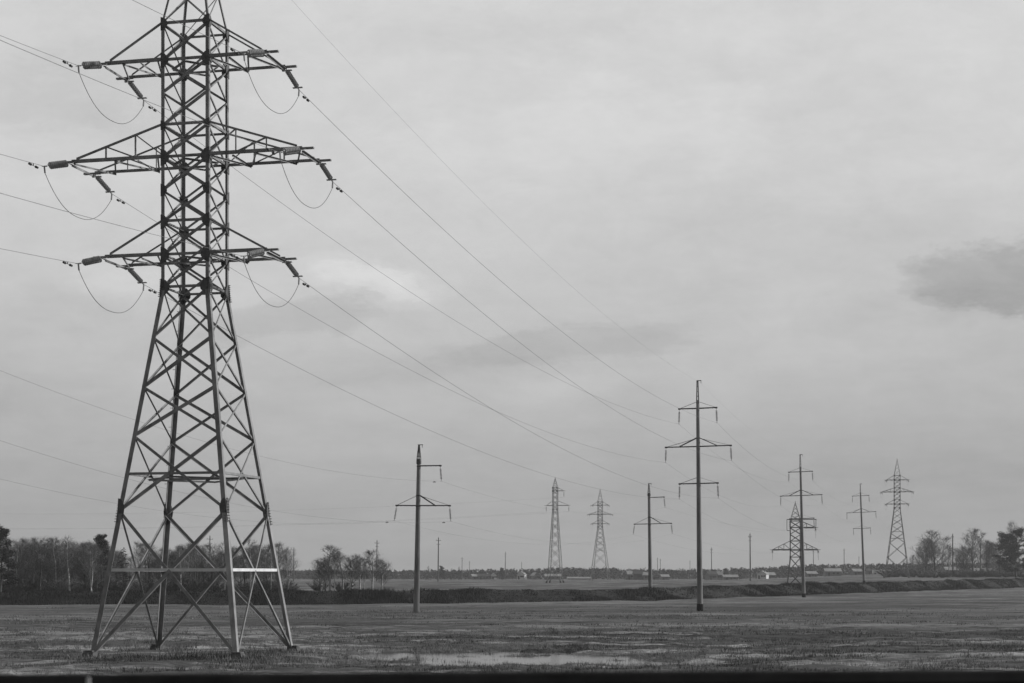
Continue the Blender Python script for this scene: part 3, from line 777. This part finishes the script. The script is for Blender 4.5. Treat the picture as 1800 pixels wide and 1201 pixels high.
# ------------------------------------------------------------------ trees
def bare_tree(H, seed, spread=.42, dens=1.0, lean=0.0, first=.25, tw=.022, fork=False):
    """a leafless birch: tapered trunk, limbs, branches and thousands of twig ribbons; returns (trunk, limbs, twigs)"""
    r = random.Random(seed); tr = MB(); br = MB(); V = []
    def trunk(p0, h, rad, ln, ph):
        pts = []; rr = []
        for i in range(13):
            t = i / 12
            pts.append(Vector((p0.x + ln * h * t + .12 * math.sin(ph + 5 * t) * t * 2, p0.y + .12 * math.cos(ph * 2 + 4 * t) * t, p0.z + h * t)))
            rr.append(rad * (1 - t) ** .8 + .012)
        tr.path(pts, rr, 6); return pts
    stems = [(trunk(Vector((0, 0, 0 - .4)), H + .4, H * .016 + .025, lean, r.random() * 6), H)]
    if fork: stems.append((trunk(Vector((.05, .05, H * .12)), H * .8, H * .010 + .02, lean - .16 + r.random() * .05, r.random() * 6), H * .8))
    def twig(p, d, L, w):
        q = p + d * L * .55; e = q + (d + Vector((0, 0, -.35 + r.uniform(-.2, .4)))).normalized() * L * .45
        s = Vector((r.uniform(-1, 1), r.uniform(-1, 1), r.uniform(-.3, .3))).normalized() * w * .5
        V.append((p - s, p + s, q)); V.append((q - s * .7, q + s * .7, e))
    for pts, h in stems:
        nb = int(26 * dens * (1 if h == H else .7))
        for i in range(nb):
            t = first + (1 - first) * (i + r.random()) / nb
            t = min(t, .985); k = t * 12; i0 = int(k); p = pts[i0].lerp(pts[min(i0 + 1, 12)], k - i0)
            az = r.random() * 2 * math.pi
            L = H * spread * (1 - t) ** .62 * r.uniform(.65, 1.15) * (1 if t > first + .1 else .75) + .35
            up = r.uniform(.55, 1.25)
            d = Vector((math.cos(az), math.sin(az), up)).normalized()
            bp = [p]
            for j in range(1, 6):
                d2 = (d + Vector((r.uniform(-.2, .2), r.uniform(-.2, .2), .10 * j))).normalized(); bp.append(bp[-1] + d2 * L / 5)
            br.path(bp, [.010 * L * (1 - j / 6) + .008 for j in range(6)], 3)
            for j in range(int(9 * dens)):
                u = r.uniform(.2, 1.0) * 4.99; j0 = int(u); q = bp[j0].lerp(bp[j0 + 1], u - j0)
                a2 = r.random() * 2 * math.pi
                dd = (d + Vector((math.cos(a2), math.sin(a2), r.uniform(-.3, .5))) * .85).normalized(); L2 = L * r.uniform(.2, .45) + .15
                e = q + dd * L2
                s = Vector((r.uniform(-1, 1), r.uniform(-1, 1), 0)).normalized() * tw * .9
                V.append((q - s, q + s, e))
                for m_ in range(int(7 * dens)):
                    z = q.lerp(e, r.uniform(.15, 1.0)); a3 = r.random() * 2 * math.pi
                    twig(z, (dd + Vector((math.cos(a3), math.sin(a3), r.uniform(-.6, .6))) * .9).normalized(), r.uniform(.25, .75) * (H / 8), tw * r.uniform(.5, 1.0))
    return tr, br, V
def tri_mesh(name, V, m):
    co = np.array([[tuple(a) for a in t] for t in V], dtype=np.float32).reshape(-1, 3)
    me = bpy.data.meshes.new(name); n = len(V)
    me.vertices.add(n * 3); me.vertices.foreach_set('co', co.ravel())
    me.loops.add(n * 3); me.loops.foreach_set('vertex_index', np.arange(n * 3, dtype=np.int32))
    me.polygons.add(n); me.polygons.foreach_set('loop_start', np.arange(0, n * 3, 3, dtype=np.int32))
    me.materials.append(m); me.update(calc_edges=True); return me
def tree_object(name, cat, tr, br, V, bark, mcrown):
    root = thing(name, '', cat)
    tr.build('trunk', bark, root, smooth=True)
    k = len(V); cr = MB(); cr.v = list(br.v); cr.f = list(br.f)
    for t in V:
        b = len(cr.v); cr.v += [tuple(a) for a in t]; cr.f.append((b, b + 1, b + 2))
    cr.build('crown', mcrown, root)
    return root
def needle_clump(V, c, rx, rz, n, r, s=.28):
    for _ in range(n):
        a = r.random() * 2 * math.pi; q = math.sqrt(r.random()); h = r.uniform(-1, 1)
        p = c + Vector((math.cos(a) * q * rx, math.sin(a) * q * rx, h * rz * math.sqrt(max(.05, 1 - q * q))))
        d1 = Vector((r.uniform(-1, 1), r.uniform(-1, 1), r.uniform(-.3, .8))).normalized() * s * r.uniform(.6, 1.4)
        d2 = Vector((r.uniform(-1, 1), r.uniform(-1, 1), r.uniform(-.5, .5))).normalized() * s * .35
        V.append((p - d2, p + d2, p + d1))
def pine(H, seed, low=.35):
    r = random.Random(seed); tr = MB(); br = MB(); V = []
    pts = [Vector((.15 * math.sin(i * .5 + seed), .1 * math.cos(i * .7), -.4 + (H * .97 + .4) * i / 12)) for i in range(13)]
    tr.path(pts, [H * .017 * (1 - i / 13) + .02 for i in range(13)], 6)
    n = 44
    for i in range(n):
        t = low + (1 - low) * (i + r.random() * .8) / n; z = H * t; az = r.random() * 6.28
        L = H * .27 * (1.1 - t) ** .5 * r.uniform(.45, 1.15)
        e = Vector((math.cos(az) * L, math.sin(az) * L, z + L * r.uniform(.05, .45)))
        br.path([Vector((0, 0, z - .1)), e * .5 + Vector((0, 0, z * .5 - .05)), e], [.05, .035, .015], 3)
        for f in (.55, .8, 1.0):
            c = Vector((0, 0, z)).lerp(e, f) + Vector((r.uniform(-.2, .2), r.uniform(-.2, .2), .1))
            needle_clump(V, c + Vector((0, 0, r.uniform(-.3, .3))), H * .055 * r.uniform(.6, 1.4), H * .036, 60, r)
    needle_clump(V, Vector((0, 0, H * .97)), H * .05, H * .04, 60, r)
    return tr, br, V
def spruce(H, seed, low=.08):
    r = random.Random(seed); tr = MB(); br = MB(); V = []
    tr.path([Vector((0, 0, -.4 + (H + .4) * i / 8)) for i in range(9)], [H * .016 * (1 - i / 8.5) + .01 for i in range(9)], 6)
    n = int(H * 9)
    for i in range(n):
        t = low + (1 - low) * i / n; z = H * t; az = r.random() * 6.28; L = H * .21 * (1 - t) ** .8 * r.uniform(.6, 1.15) + .12
        e = Vector((math.cos(az) * L, math.sin(az) * L, z - L * r.uniform(.0, .35)))
        br.path([Vector((0, 0, z)), e], [.03, .01], 3)
        for k in range(int(10 + 26 * L)):
            f = r.uniform(.15, 1.0); p = Vector((0, 0, z)).lerp(e, f)
            sd_ = Vector((-math.sin(az), math.cos(az), 0)) * r.uniform(-1, 1) * .35 * L * (1.1 - f)
            p = p + sd_; d1 = Vector((math.cos(az), math.sin(az), r.uniform(-.6, .2))) * r.uniform(.15, .38) + sd_ * .4
            w_ = Vector((r.uniform(-1, 1), r.uniform(-1, 1), r.uniform(-.5, .5))).normalized() * .07
            V.append((p - w_, p + w_, p + d1))
    return tr, br, V
def bush(H, seed):
    r = random.Random(seed); tr = MB(); br = MB(); V = []
    for s in range(14):
        a = r.random() * 6.28; f_ = r.uniform(.1, 1.3); d = Vector((math.cos(a) * f_, math.sin(a) * f_, 1)).normalized(); L = H * r.uniform(.5, .95)
        pts = [Vector((math.cos(a) * .1, math.sin(a) * .1, -.2)) + d * L * i / 5 for i in range(6)]
        tr.path(pts, [.03 * (1 - i / 6) + .01 for i in range(6)], 4)
        for k in range(150):
            p = pts[0].lerp(pts[5], r.uniform(.05, 1)); a3 = r.random() * 6.28
            dd = (d * .6 + Vector((math.cos(a3), math.sin(a3), r.uniform(-.2, .8)))).normalized(); e = p + dd * r.uniform(.3, .8)
            w_ = Vector((r.uniform(-1, 1), r.uniform(-1, 1), 0)).normalized() * .026; V.append((p - w_, p + w_, e))
    return tr, br, V
protos = {}
def proto(key):
    if key in protos: return protos[key], False
    kind, v = key.split('_')
    v = int(v)
    if kind == 'birch': o = tree_object('birch_tree', 'birch tree', *bare_tree(8, 11 + v, (.40, .46, .36, .48)[v], (1.15, 1.25, 1.0, 1.15)[v], (0, .03, -.03, .06)[v], (.28, .22, .34, .25)[v], .028, v == 3), M['bark_white'], M['twig'])
    if kind == 'thicket': o = tree_object('bare_tree', 'bare tree', *bare_tree(8, 41 + v, (.46, .52, .44)[v], (1.5, 1.6, 1.4)[v], (0, .02, -.03)[v], (.10, .16, .2)[v], .034, v == 1), M['bark_dark'], M['twig'])
    if kind == 'sparse': o = tree_object('birch_tree', 'birch tree', *bare_tree(8, 71 + v, (.46, .40, .52)[v], (1.35, 1.25, 1.4)[v], (.02, -.04, .07)[v], (.3, .35, .2)[v], .032, v == 2), M['bark_white'], M['twig_pale'])
    if kind == 'pine': o = tree_object('pine_tree', 'pine tree', *pine(10, 5 + v, (.38, .12)[v]), M['bark_dark'], M['needle'])
    if kind == 'spruce': o = tree_object('spruce_tree', 'spruce tree', *spruce(9, 3 + v, .06), M['bark_dark'], M['needle'])
    if kind == 'bush': o = tree_object('bush', 'bush', *bush(2.4, 9 + v), M['bark_dark'], M['twig'])
    protos[key] = o; return o, True
HREF = {'birch': 8, 'thicket': 8, 'sparse': 8, 'pine': 10, 'spruce': 9, 'bush': 2.4}
def plant(key, px, ytop, Y, label, group, rz=None, wide=1.0):
    o, first = proto(key)
    if not first: o = copy_tree(o)
    x = (px - 900) / FPX * Y; z = gz_(x, Y)
    H = (HOR - ytop) / FPX * Y - z; s = H / HREF[key.split('_')[0]]
    o.location = (x, Y, z); o.rotation_euler = (0, 0, rng.random() * 6.28 if rz is None else rz); o.scale = (s * wide, s * wide, s)
    o['label'] = label
    if group: o['group'] = group
    return o
LG = 'trees behind the bank at the left'
BG = 'grey bare tree in the thicket behind the dark bank at the left'
def by(px): 
    Y = 225.0
    for _ in range(6): Y = float(bank_y((px - 900) / FPX * Y)) + 9
    return Y
left = [
 ('pine_1', 2, 931, 4, 'tall dark conifer at the left edge of the thicket, highest tree there', 1.15),
 ('birch_0', 30, 957, 6, 'bare grey birch beside the tall dark conifer at the left edge', 1),
 ('birch_1', 98, 953, 6, 'bare birch second left of the straight white trunk in the left thicket', 1),
 ('birch_2', 122, 948, 2, 'birch with the brightest straight white trunk in the left thicket', 1),
 ('birch_3', 161, 958, 2, 'crooked forked white birch just left of the pine', 1),
 ('pine_0', 178, 944, 8, 'dark flat-topped pine showing beside the left leg of the huge pylon', .8),
 ('spruce_0', 217, 962, 7, 'dark pointed spruce seen between the left legs of the huge pylon', 1.0),
 ('birch_0', 243, 958, 4, 'white-stemmed birch just right of the dark spruce', 1),
 ('birch_2', 266, 965, 9, 'bare birch seen behind the second leg of the huge pylon', 1),
 ('birch_1', 318, 965, 4, 'bare birch seen in the middle between the legs of the huge pylon', 1),
 ('birch_3', 345, 962, 8, 'forked bare birch seen just left of the nearest pylon leg', 1),
 ('birch_2', 395, 958, 5, 'bare birch seen right behind the nearest pylon leg', 1),
 ('birch_0', 440, 952, 4, 'taller bare birch seen between the two right legs of the huge pylon', 1),
 ('birch_1', 476, 962, 5, 'bare birch seen beside the rightmost pylon leg', 1),
 ('birch_3', 506, 968, 7, 'forked bare birch at the right end of the left thicket', .9),
 ('sparse_0', 580, 964, 4, 'tallest pale bare birch in the open group right of the huge pylon', 1.5),
 ('sparse_1', 588, 972, 2, 'white-stemmed slim birch in the open group right of the huge pylon', .9),
 ('sparse_2', 618, 980, 3, 'pale leaning birch in the middle of the open group', 1.4),
 ('sparse_0', 655, 972, 4, 'wide pale birch just left of the leaning concrete pole', 1.5),
 ('sparse_1', 640, 990, 8, 'short pale birch at the back of the open group', 1.1),
 ('sparse_2', 564, 985, 6, 'low spreading birch at the left end of the open group', 1.5),
 ('sparse_1', 603, 976, 5, 'pale birch between the tallest and the leaning birch of the open group', 1.5),
 ('sparse_0', 632, 984, 7, 'small wide birch behind the leaning birch of the open group', 1.6),
 ('sparse_2', 672, 988, 9, 'low pale birch at the right end of the open group', 1.5),
 ('thicket_0', 572, 992, 10, 'dark low bare tree behind the tallest birch of the open group', 1.5)]
for k, px, yt, off, lab, wd in left: plant(k, px, yt, by(px) + off, lab, LG, None, wd)
for i, px in enumerate([14, 45, 58, 70, 84, 90, 108, 114, 130, 143, 150, 170, 190, 205, 228, 255, 280, 296, 306, 332, 358, 372, 384, 408, 424, 452, 464, 490, 36, 64, 96, 126, 148, 160, 182, 262, 288, 312, 350, 376, 402, 430, 470]):
    dense = px < 160
    plant('thicket_%d' % (i % 3), px, (956 if dense else 966) + rng.uniform(-6, 18), by(px) + rng.uniform(6, 26), BG, LG, None, 1.3)
for i, px in enumerate([20, 50, 75, 105, 140, 155, 185, 200, 235, 262, 275, 325, 340, 362, 400, 412, 450, 470, 500, 8, 34, 62, 88, 98, 118, 130, 170, 192, 220, 248, 270, 290, 302, 316, 352, 380, 424, 438, 462, 484, 512, 560, 600]):
    plant('bush_%d' % (i % 2), px, 1016 + rng.uniform(-10, 10), by(px) + rng.uniform(3, 22), ('low bare bush under the thicket trees behind the dark bank' if px < 530 else 'low bare bush under the open birch group'), 'bushes behind the bank', None, 1.4)
RG = 'trees at the right beyond the pylon'
right = [
 ('thicket_0', 1604, 978, 600, 'low bare tree touching the legs of the pylon by the trees', .9),
 ('thicket_1', 1628, 952, 590, 'left half of the big round clump beside the pylon by the trees', 1.4),
 ('thicket_2', 1643, 938, 575, 'tallest bare tree of the round clump beside the pylon by the trees', 1.35),
 ('birch_1', 1656, 948, 585, 'bare tree on the right side of the round clump', 1.4),
 ('sparse_0', 1668, 962, 600, 'thin bare tree beside the dark leaning post at the right', .9),
 ('thicket_1', 1695, 965, 590, 'rounded low bare tree between the two right clumps', 1.4),
 ('thicket_0', 1710, 935, 580, 'tallest bare tree of the second clump at the right', 1.15),
 ('birch_0', 1724, 941, 590, 'bare tree on the right side of the second clump', 1.3),
 ('sparse_2', 1746, 958, 600, 'pale thin tree left of the dark pine at the right edge', 1.1),
 ('pine_1', 1768, 940, 560, 'dark bushy pine at the right edge with a ragged left side', 1.25),
 ('pine_1', 1786, 933, 563, 'second dark pine, cut by the right edge', 1.3),
 ('sparse_1', 1783, 924, 590, 'thin pale treetop rising above the dark pines at the right edge', .7),
 ('thicket_0', 1616, 965, 610, 'bare tree at the left rim of the round clump', 1.0), ('thicket_2', 1682, 968, 600, 'low bare tree just right of the dark leaning post', 1.1),
 ('thicket_1', 1735, 955, 595, 'dense low tree between the second clump and the pines', 1.0), ('thicket_0', 1758, 950, 590, 'bare tree touching the left side of the dark pines', 1.0),
 ('birch_2', 1590, 985, 620, 'small bare tree seen between the legs of the pylon by the trees', 1.0)]
for k, px, yt, Y, lab, wd in right: plant(k, px, yt, Y, lab, RG, None, wd)
for i, px in enumerate([1560, 1575, 1592, 1606, 1620, 1632, 1644, 1656, 1666, 1676, 1686, 1696, 1706, 1716, 1726, 1736, 1746, 1756, 1770, 1784, 1797]):
    plant('bush_%d' % (i % 2), px, 1003 + rng.uniform(-9, 5), 560 + rng.uniform(0, 40), 'low bare bush under the trees at the right edge', 'bushes under the right trees', None, 1.6)
FG = 'conifers standing in front of the far forest'
for i, (px, yt, Y, lab) in enumerate([(753, 995, 820, 'small pointed conifer right of the leaning concrete pole'), (777, 996, 780, 'round dark conifer beside the thin far pole'),
        (794, 999, 800, 'ragged dark conifer second right of the thin far pole'), (807, 996, 810, 'pointed dark conifer left of the far white roof'),
        (883, 999, 850, 'dark conifer above the far white houses'), (710, 1000, 850, 'tiny conifer left of the leaning concrete pole'),
        (1247, 1001, 850, 'dark conifer beside the far white roofs right of the tallest pole'), (1275, 1000, 840, 'dark conifer behind the far pale roof'),
        (1300, 999, 860, 'small conifer left of the far white house'), (1100, 1002, 800, 'dark rounded conifer left of the far dark shed')]):
    plant('spruce_0' if i % 3 != 1 else 'pine_1', px, yt, Y, lab, FG, None, 1.3)

# the far wood: one mass
V = []
r = random.Random(99)
for i in range(2600):
    px = r.uniform(-150, 1950); Y = r.uniform(900, 1120); x = (px - 900) / FPX * Y
    top = np.interp(px, [-150, 500, 700, 900, 1000, 1200, 1300, 1420, 1560, 1950], [1001, 1003, 1004, 1002, 999, 1002, 1000, 994, 992, 988])
    z = gz_(x, Y); H = (HOR - top) / FPX * Y - z
    H *= (.80 + .24 * vnoise(np.array([px / 9.0]), np.array([Y / 40.0]), 6)[0]) * r.uniform(.88, 1.1)
    wd = H * r.uniform(.22, .42); con = r.random() < .35
    for k in range(40):
        t = r.random(); w_ = wd * ((1 - t) if con else math.sin(math.pi * min(.95, .15 + t * .8))) ; a = r.random() * 6.28
        p = Vector((x + math.cos(a) * w_, Y + math.sin(a) * w_, z + H * t))
        s = r.uniform(.6, 1.4); d1 = Vector((r.uniform(-1, 1), r.uniform(-1, 1), r.uniform(-.2, 1))) * s; d2 = Vector((r.uniform(-1, 1), r.uniform(-1, 1), r.uniform(-.6, .6))) * s * .6
        V.append((p - d2, p + d2, p + d1))
me = tri_mesh('forest', V, M['forest']); fo = bpy.data.objects.new('forest', me); C.objects.link(fo); tag(fo, kind='stuff')

# ------------------------------------------------------------------ far poles
def far_pole_obj():
    root = thing('wooden_pole', '', 'utility pole', group='far poles along the horizon')
    mb = MB(); mb.lathe((0, 0, 0), (0, 0, 1), [(-1, .20), (0, .2), (12, .13)], 8); mb.build('shaft', M['bark_dark'], root)
    mb = MB(); mb.box((0, 0, 11.2), (2.4, .12, .12)); mb.box((0, 0, 10.2), (1.7, .12, .12)); mb.build('crossarm', M['dark_steel'], root)
    for x in (-1.1, 1.1, 0):
        m2 = MB(); zb = 12 if x == 0 else 11.26; m2.lathe((x, 0, zb), (x, 0, zb + 1), [(0, .03), (.08, .07), (.2, .06), (.24, .03)], 6); m2.build('insulator', M['porcelain'], root)
    return root
fp = None
for (px, yt, yb, lab) in [(368, 941, 1030, 'thin far pole seen between the legs of the huge pylon'), (516, 962, 1032, 'far pole at the right end of the left thicket'),
        (662, 949, 1020, 'thick dark far pole rising from the open birch group'), (770, 944, 1022, 'thin far pole right of the leaning concrete pole'),
        (812, 979, 1020, 'short far pole left of the far white roof'), (825, 986, 1020, 'shorter far pole above the far white roof'), (888, 970, 1020, 'far pole between the two groups of white houses'),
        (917, 988, 1019, 'tiny far pole above the far white gable'), (1156, 980, 1016, 'left one of two far poles close together right of the dark pole'), (1161, 982, 1018, 'right one of two far poles close together right of the dark pole'),
        (1213, 985, 1014, 'tiny far pole just left of the tallest pole'), (1251, 962, 1012, 'far pole with thick top just right of the tallest pole'), (1319, 937, 1016, 'tall far pole midway between the tallest pole and the stout pylon'),
        (1430, 966, 1010, 'far pole under the right crossarm of the stout pylon'), (1484, 964, 1008, 'far pole left of the smallest three-tier pole'), (1675, 938, 1012, 'dark leaning post among the trees at the right'), (1510, 978, 1006, 'tiny far pole beside the smallest three-tier pole')]:
    o = far_pole_obj() if fp is None else copy_tree(fp)
    if fp is None: fp = o
    h = yb - yt; Y = min(900, 12.5 * 1.15 * FPX / h); Y = max(Y, 300)
    x = (px - 900) / FPX * Y; z = gz_(x, Y); H = (HOR - yt) / FPX * Y - z
    o.location = (x, Y, z); s = H / 12.2; o.scale = (s, s, s); o.rotation_euler = (0, R(-1.2) * (1 if px > 900 else -1), R(62))
    o['label'] = lab

# ------------------------------------------------------------------ far houses, sheds, vans
HG = 'small buildings along the far forest edge'
def house(px, yb, w_, h, dep, wall, roof, label, ridge='x', rz=0.0, Y=880, name='house', cat='house', rh=.45):
    root = thing(name, label, cat, group=HG); x = (px - 900) / FPX * Y
    mb = MB(); hx, hy = w_ / 2, dep / 2
    mb.box((0, 0, h / 2 - .5), (w_, dep, h + 1.0)); rr = h * rh + .3
    if ridge == 'y': mb.prism((0, -hy, h), (0, hy, h), [(-hx, 0), (hx, 0), (0, rr)], (1, 0, 0), (0, 0, 1))
    else: mb.prism((-hx, 0, h), (hx, 0, h), [(-hy, 0), (hy, 0), (0, rr)], (0, 1, 0), (0, 0, 1))
    mb.build('wall', wall, root)
    mb = MB(); o = .35; t = .12
    if ridge == 'y':
        for s in (-1, 1): mb.prism((0, -hy - o, h), (0, hy + o, h), [(s * (hx + o), -o * rr / hx + .03), (0, rr + .03), (0, rr + t), (s * (hx + o), -o * rr / hx + t)], (1, 0, 0), (0, 0, 1))
    else:
        for s in (-1, 1): mb.prism((-hx - o, 0, h), (hx + o, 0, h), [(s * (hy + o), -o * rr / hy + .03), (0, rr + .03), (0, rr + t), (s * (hy + o), -o * rr / hy + t)], (0, 1, 0), (0, 0, 1))
    rf = mb.build('roof', roof, root)
    mb = MB(); mb.box((hx * .4, 0, h + rr * .8), (.5, .5, 1.1)); mb.build('chimney', M['wall_grey'], rf)
    mb = MB(); mb.box((-hx * .55, -hy - .02, h * .36), (.9, .06, h * .72)); mb.build('door', M['roof_dark'], root)
    for f in (0, .5):
        mb = MB(); mb.box((hx * f + .2, -hy - .02, h * .58), (1.0, .06, h * .3)); mb.build('window', M['glass'], root)
    zb = gz_(x, Y)
    root.location = (x, Y, zb); root.rotation_euler = (0, 0, rz)
    return root
WW, WG_, RP, RD = M['whitewash'], M['wall_grey'], M['roof_pale'], M['roof_dark']
house(836, 1017, 4.5, 1.6, 5, WG_, RP, 'low shed with a pale slanting roof, leftmost of the far buildings', 'x', .3, name='shed', cat='shed')
house(850, 1017, 6.0, 1.7, 4, WG_, RD, 'low dark shed joined to the pale slanting roof', 'x', .1, name='shed', cat='shed')
house(868, 1018, 2.4, 2.0, 2.4, WW, RP, 'tiny white hut, smallest bright spot left of the slim pylon', 'y', .2, name='hut', cat='hut')
house(917, 1018, 4.0, 2.6, 5, WW, RP, 'white gabled far house left of the slim pylon', 'y', -.2)
house(940, 1017, 2.6, 2.2, 4, WG_, RP, 'small grey hut right of the white gabled far house', 'y', .4, name='hut', cat='hut')
house(971, 1018, 8.0, 1.8, 5, WG_, RP, 'broad grey far house behind the legs of the slim pylon', 'x', .1)
house(1018, 1020, 12.0, .8, 3, WG_, RP, 'long low pale roof between the slim pylon and the hazy pylon', 'x', -.05, name='shed', cat='shed')
house(1108, 1012, 4.0, 2.8, 4, WG_, RP, 'far shed with pale roof left of the dark block shed', 'x', .2, Y=860, name='shed', cat='shed')
house(1121, 1012, 4.2, 3.0, 5, M['roof_dark'], RD, 'dark block shed left of the dark concrete pole', 'x', .0, Y=850, name='shed', cat='shed')
house(1134, 1012, 5.0, 2.4, 5, WG_, RP, 'grey far house touching the dark concrete pole on its left', 'x', .0, Y=855)
house(1152, 1014, 3.0, 1.7, 4, WG_, RD, 'tiny grey far house with dark roof right of the dark pole', 'y', .0, Y=870)
house(1168, 1014, 4.0, 1.6, 4, WG_, RP, 'low grey shed under the two far poles', 'x', .2, Y=880, name='shed', cat='shed')
house(1250, 1007, 4.5, 2.8, 5, WG_, RD, 'grey far house with dark roof just right of the tallest pole', 'x', .3, Y=850)
house(1264, 1007, 5.0, 2.6, 5, WG_, RP, 'far house with a pale roof between two conifers', 'x', -.3, Y=860)
house(1283, 1012, 7.0, 1.5, 4, WG_, RP, 'long low shed with pale roof right of the tallest pole', 'x', .1, Y=830, name='shed', cat='shed')
house(1341, 1007, 4.6, 2.6, 5, WW, RP, 'brightest white far house, left of the stout pylon', 'y', -.4, Y=830)
house(1353, 1007, 4.0, 2.0, 5, WG_, RP, 'grey lean-to at the right of the brightest white house', 'x', .3, Y=835, name='shed', cat='shed')
house(1425, 1004, 5.0, 1.8, 5, WG_, RP, 'pale low house right of the stout pylon', 'x', .2, Y=840)
house(1463, 1003, 8.0, 2.4, 6, WG_, RP, 'long grey barn right of the stout pylon', 'x', .0, Y=860, name='barn', cat='barn')
house(1505, 1004, 4.5, 2.0, 5, WG_, RP, 'grey house behind the smallest three-tier pole', 'x', .2, Y=850)
house(1530, 1004, 4.0, 1.8, 5, WG_, RD, 'dark-roofed house right of the smallest three-tier pole', 'x', .0, Y=850)
house(1670, 1001, 5.0, 2.0, 5, WG_, RP, 'pale house glimpsed below the leaning post at the right', 'x', .1, Y=700)
house(1726, 1000, 9.0, 1.6, 5, WG_, RP, 'long pale roof glimpsed left of the dark pines', 'x', .0, Y=700, name='shed', cat='shed')
def van(px, Y, label, rz):
    root = thing('parked_van', label, 'van', group='white vans parked at the far edge of the field')
    mb = MB(); mb.prism((0, -.95, 0), (0, .95, 0), [(-2.4, .35), (2.4, .35), (2.4, 1.05), (1.75, 1.25), (1.2, 1.95), (-2.35, 2.05)], (1, 0, 0), (0, 0, 1)); mb.build('body', M['whitewash'], root)
    mb = MB()
    for s in (-1, 1): mb.prism((0, s * .955, 0), (0, s * .965, 0), [(.5, 1.25), (1.6, 1.25), (1.15, 1.8), (.5, 1.85)], (1, 0, 0), (0, 0, 1))
    mb.build('side_window', M['glass'], root)
    for x in (-1.5, 1.5):
        for s in (-1, 1):
            mb = MB(); mb.lathe((x, s * .98, .35), (x, s * .70, .35), [(0, .2), (.02, .34), (.2, .34), (.22, .2)], 12); mb.build('wheel', M['rubber'], root)
    x = (px - 900) / FPX * Y; root.location = (x, Y, gz_(x, Y) - .02); root.rotation_euler = (0, 0, rz)
for px, Y, lab, rz in [(1543, 780, 'leftmost white van of the row left of the pylon by the trees', .1), (1556, 782, 'middle white van of the row left of the pylon by the trees', .0), (1566, 778, 'rightmost white van of the row, nearest the pylon by the trees', -.1)]: van(px, Y, lab, rz)

# ------------------------------------------------------------------ roadside barrier close to the camera
ba = thing('guard_rail', 'dark roadside guard rail running along the bottom edge of the view', 'guard rail')
mb = MB(); A_, B_ = Vector((-16, 8.25, -.548)), Vector((16, 10.65, -.548))
prof = [(0, 0), (-.03, -.01), (-.07, -.06), (-.07, -.10), (0, -.145), (0, -.165), (-.07, -.21), (-.07, -.25), (-.03, -.30), (0, -.31), (.004, -.31), (.004, 0)]
nn = Vector((-(B_ - A_).y, (B_ - A_).x, 0)).normalized()
mb.prism(A_, B_, prof, nn, (0, 0, 1)); mb.build('beam', M['guard'], ba)
for i in range(17):
    p = A_.lerp(B_, (i + .35) / 17); zb = gz_(p.x, p.y)
    mb = MB(); mb.box((p.x + nn.x * .09, p.y + nn.y * .09, (zb - .4 - .60) / 2), (.12, .12, (-.60 - zb + .4)), .075); mb.build('post', M['guard'], ba)
t = .43
p = A_.lerp(B_, .4285)
mb = MB(); mb.box((p.x - nn.x * .085, p.y - nn.y * .085, -.592), (.02, .012, .06), .075); mb.build('reflector', M['pale'], ba)

# ------------------------------------------------------------------ haze
hz = bpy.data.materials.new('haze_air'); hz.use_nodes = True
t = NT(hz.node_tree); t.n.clear()
pv = t.node('ShaderNodeVolumePrincipled'); pv.inputs['Color'].default_value = (.9, .9, .9, 1); pv.inputs['Density'].default_value = .00021
t.l.new(pv.outputs[0], t.node('ShaderNodeOutputMaterial').inputs['Volume'])
mb = MB(); mb.prism((0, 1270, -9), (0, 1270, 48), [(-2750, -1400), (2750, -1400), (2750, 1400), (-2750, 1400)], (1, 0, 0), (0, 1, 0))
tag(mb.build('haze', hz), kind='stuff')
